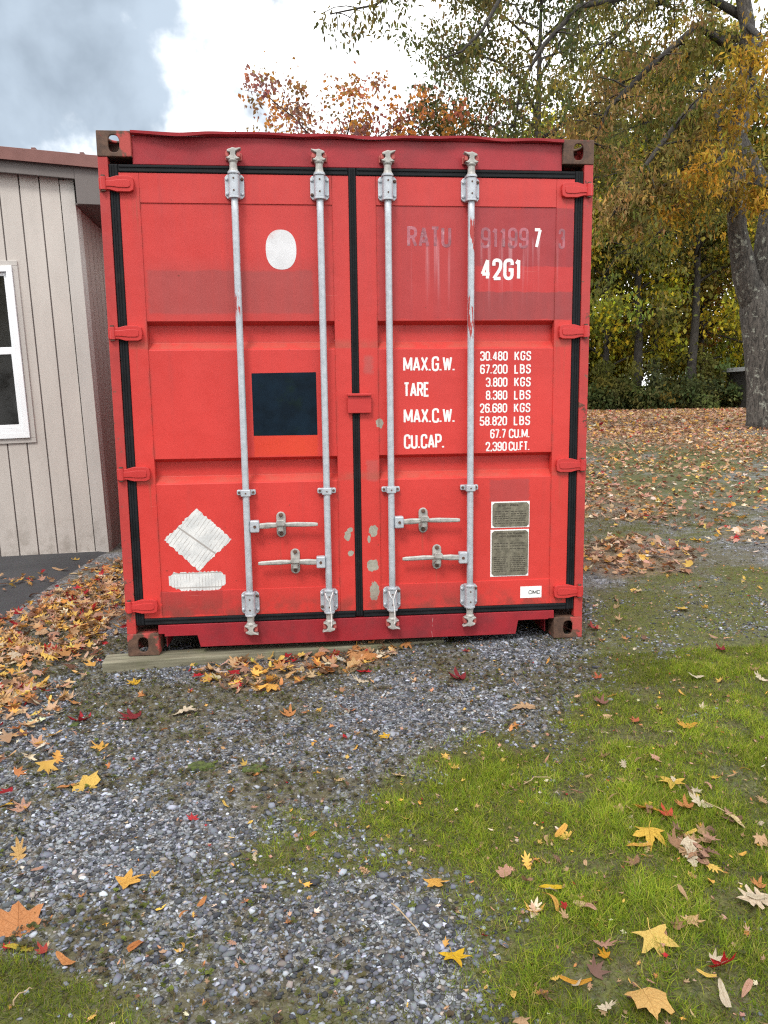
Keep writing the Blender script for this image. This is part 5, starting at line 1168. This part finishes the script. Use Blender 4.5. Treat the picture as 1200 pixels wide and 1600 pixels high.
# everything beyond and below those: leaf litter nobody could count
def litter():
    Vs, Fs, Cs = [], [], []; off = 0
    fy = np.array([[-.30, .1], [-.18, .55], [0, 1], [.18, .55], [.30, .1], [0, -.75]])
    jobs = [(9500, -2.6, -.9, -1.2, 3.2, .034, .03, lambda x, y: polymask(x, y, LITTER[0][0], .22)*np.clip((fbm(x*3.3, y*3.3, 91, 3)-.30)*3.4, .2, 1)), (1000, -1.3, .5, -.7, .3, .032, .02, lambda x, y: polymask(x, y, LITTER[1][0], .04)),
            (52000, 1.2, 14, 1.0, 14.0, .040, .04, lambda x, y: litter_mask(x, y)), (32000, 3, 27, 12, 31, .075, .04, lambda x, y: litter_mask(x, y)*.9),
            (2200, .2, 5.5, -2.9, 6, .026, .012, lambda x, y: .05+.45*np.clip(grass_mask(x, y), 0, .6)), (800, -2.1, 1.0, -2.9, 0, .016, .005, lambda x, y: .3+0*x), (5200, -.6, 3.5, -2.9, 1.5, .0085, .012, lambda x, y: np.clip(grass_mask(x, y), .1, .8)), (2600, -2.1, 1.6, -2.9, .5, .0075, .004, lambda x, y: .5+0*x)]
    for ji, (n, x0, x1, y0, y1, size, lift, mk) in enumerate(jobs):
        x, y = sample(n, x0, x1, y0, y1, mk); k = inview(x, y) & notunder(x, y); x, y = x[k], y[k]
        for kind, sh in (('maple', .45), ('oak', .30), ('lance', .25)):
            q = RNG.random(len(x)) < sh; xx, yy = x[q], y[q]; m = len(xx)
            if ji in (0, 1, 4, 5, 6, 7): tv, tf = leaf_tmpl(kind, .3, .12, .1, ji*7+len(kind), 0)
            else:
                O = outline(kind)[::2]; tv = np.concatenate([[[0, 0, 0]], np.column_stack([O, .35*np.abs(O[:, 0])+.15*O[:, 1]**2])]); tf = np.array([[0, i+1, (i+1) % len(O)+1] for i in range(len(O))])
            s = size*RNG.uniform(.65, 1.35, m)*(1.25 if kind != 'lance' else .9)
            pr = pB if ji in (4, 6, 7) else ([.27, .23, .08, .06, .06, .10, .03, .07, .08, .02] if ji in (2, 3) else pA)
            col = LEAFCOL[RNG.choice(10, m, p=np.array(pr)/sum(pr))]*RNG.uniform(.7, 1.2, (m, 1))*RNG.normal(1, .05, (m, 3))
            V, F, c = scatter(tv, tf, np.stack([xx, yy, zg(xx, yy)+.004+RNG.uniform(0, lift, m)], -1), rots(RNG.uniform(0, 6.28, m), RNG.normal(0, .38, m), RNG.normal(0, .38, m)), s, np.clip(col, .01, .9))
            Vs.append(V); Fs.append(F+off); Cs.append(c); off += len(V)
    tag(npmesh('leaf_litter', np.concatenate(Vs), np.concatenate(Fs), np.concatenate(Cs), M_LITTER), kind='stuff')
litter()
# twigs
for (a, c, lb) in (((610, 1420), (660, 1470), 'thin bare twig on the thin grass near the bottom'), ((1095, 1255), (1165, 1300), 'pale bent stalk lying among the leaves on the grass'), ((20, 1575), (50, 1555), 'short pale twig in the weeds at the bottom left'), ((820, 1228), (860, 1222), 'straw coloured twig in the bright grass')):
    p, q = gnd(*a), gnd(*c); P = np.array([p+(q-p)*t+np.array([0, 0, .012+.012*math.sin(t*3.1)])+RNG.normal(0, .004, 3) for t in np.linspace(0, 1, 6)])
    b = MB(); b.tube(P-p, np.linspace(.0022, .0012, 6), 6); o = b.build('twig', bpy.data.materials.get('dry_twig') or plain('dry_twig', (.30, .22, .13), .2, 20, .8), None, tuple(p)); tag(o, lb, 'twig', 'twigs on the ground')
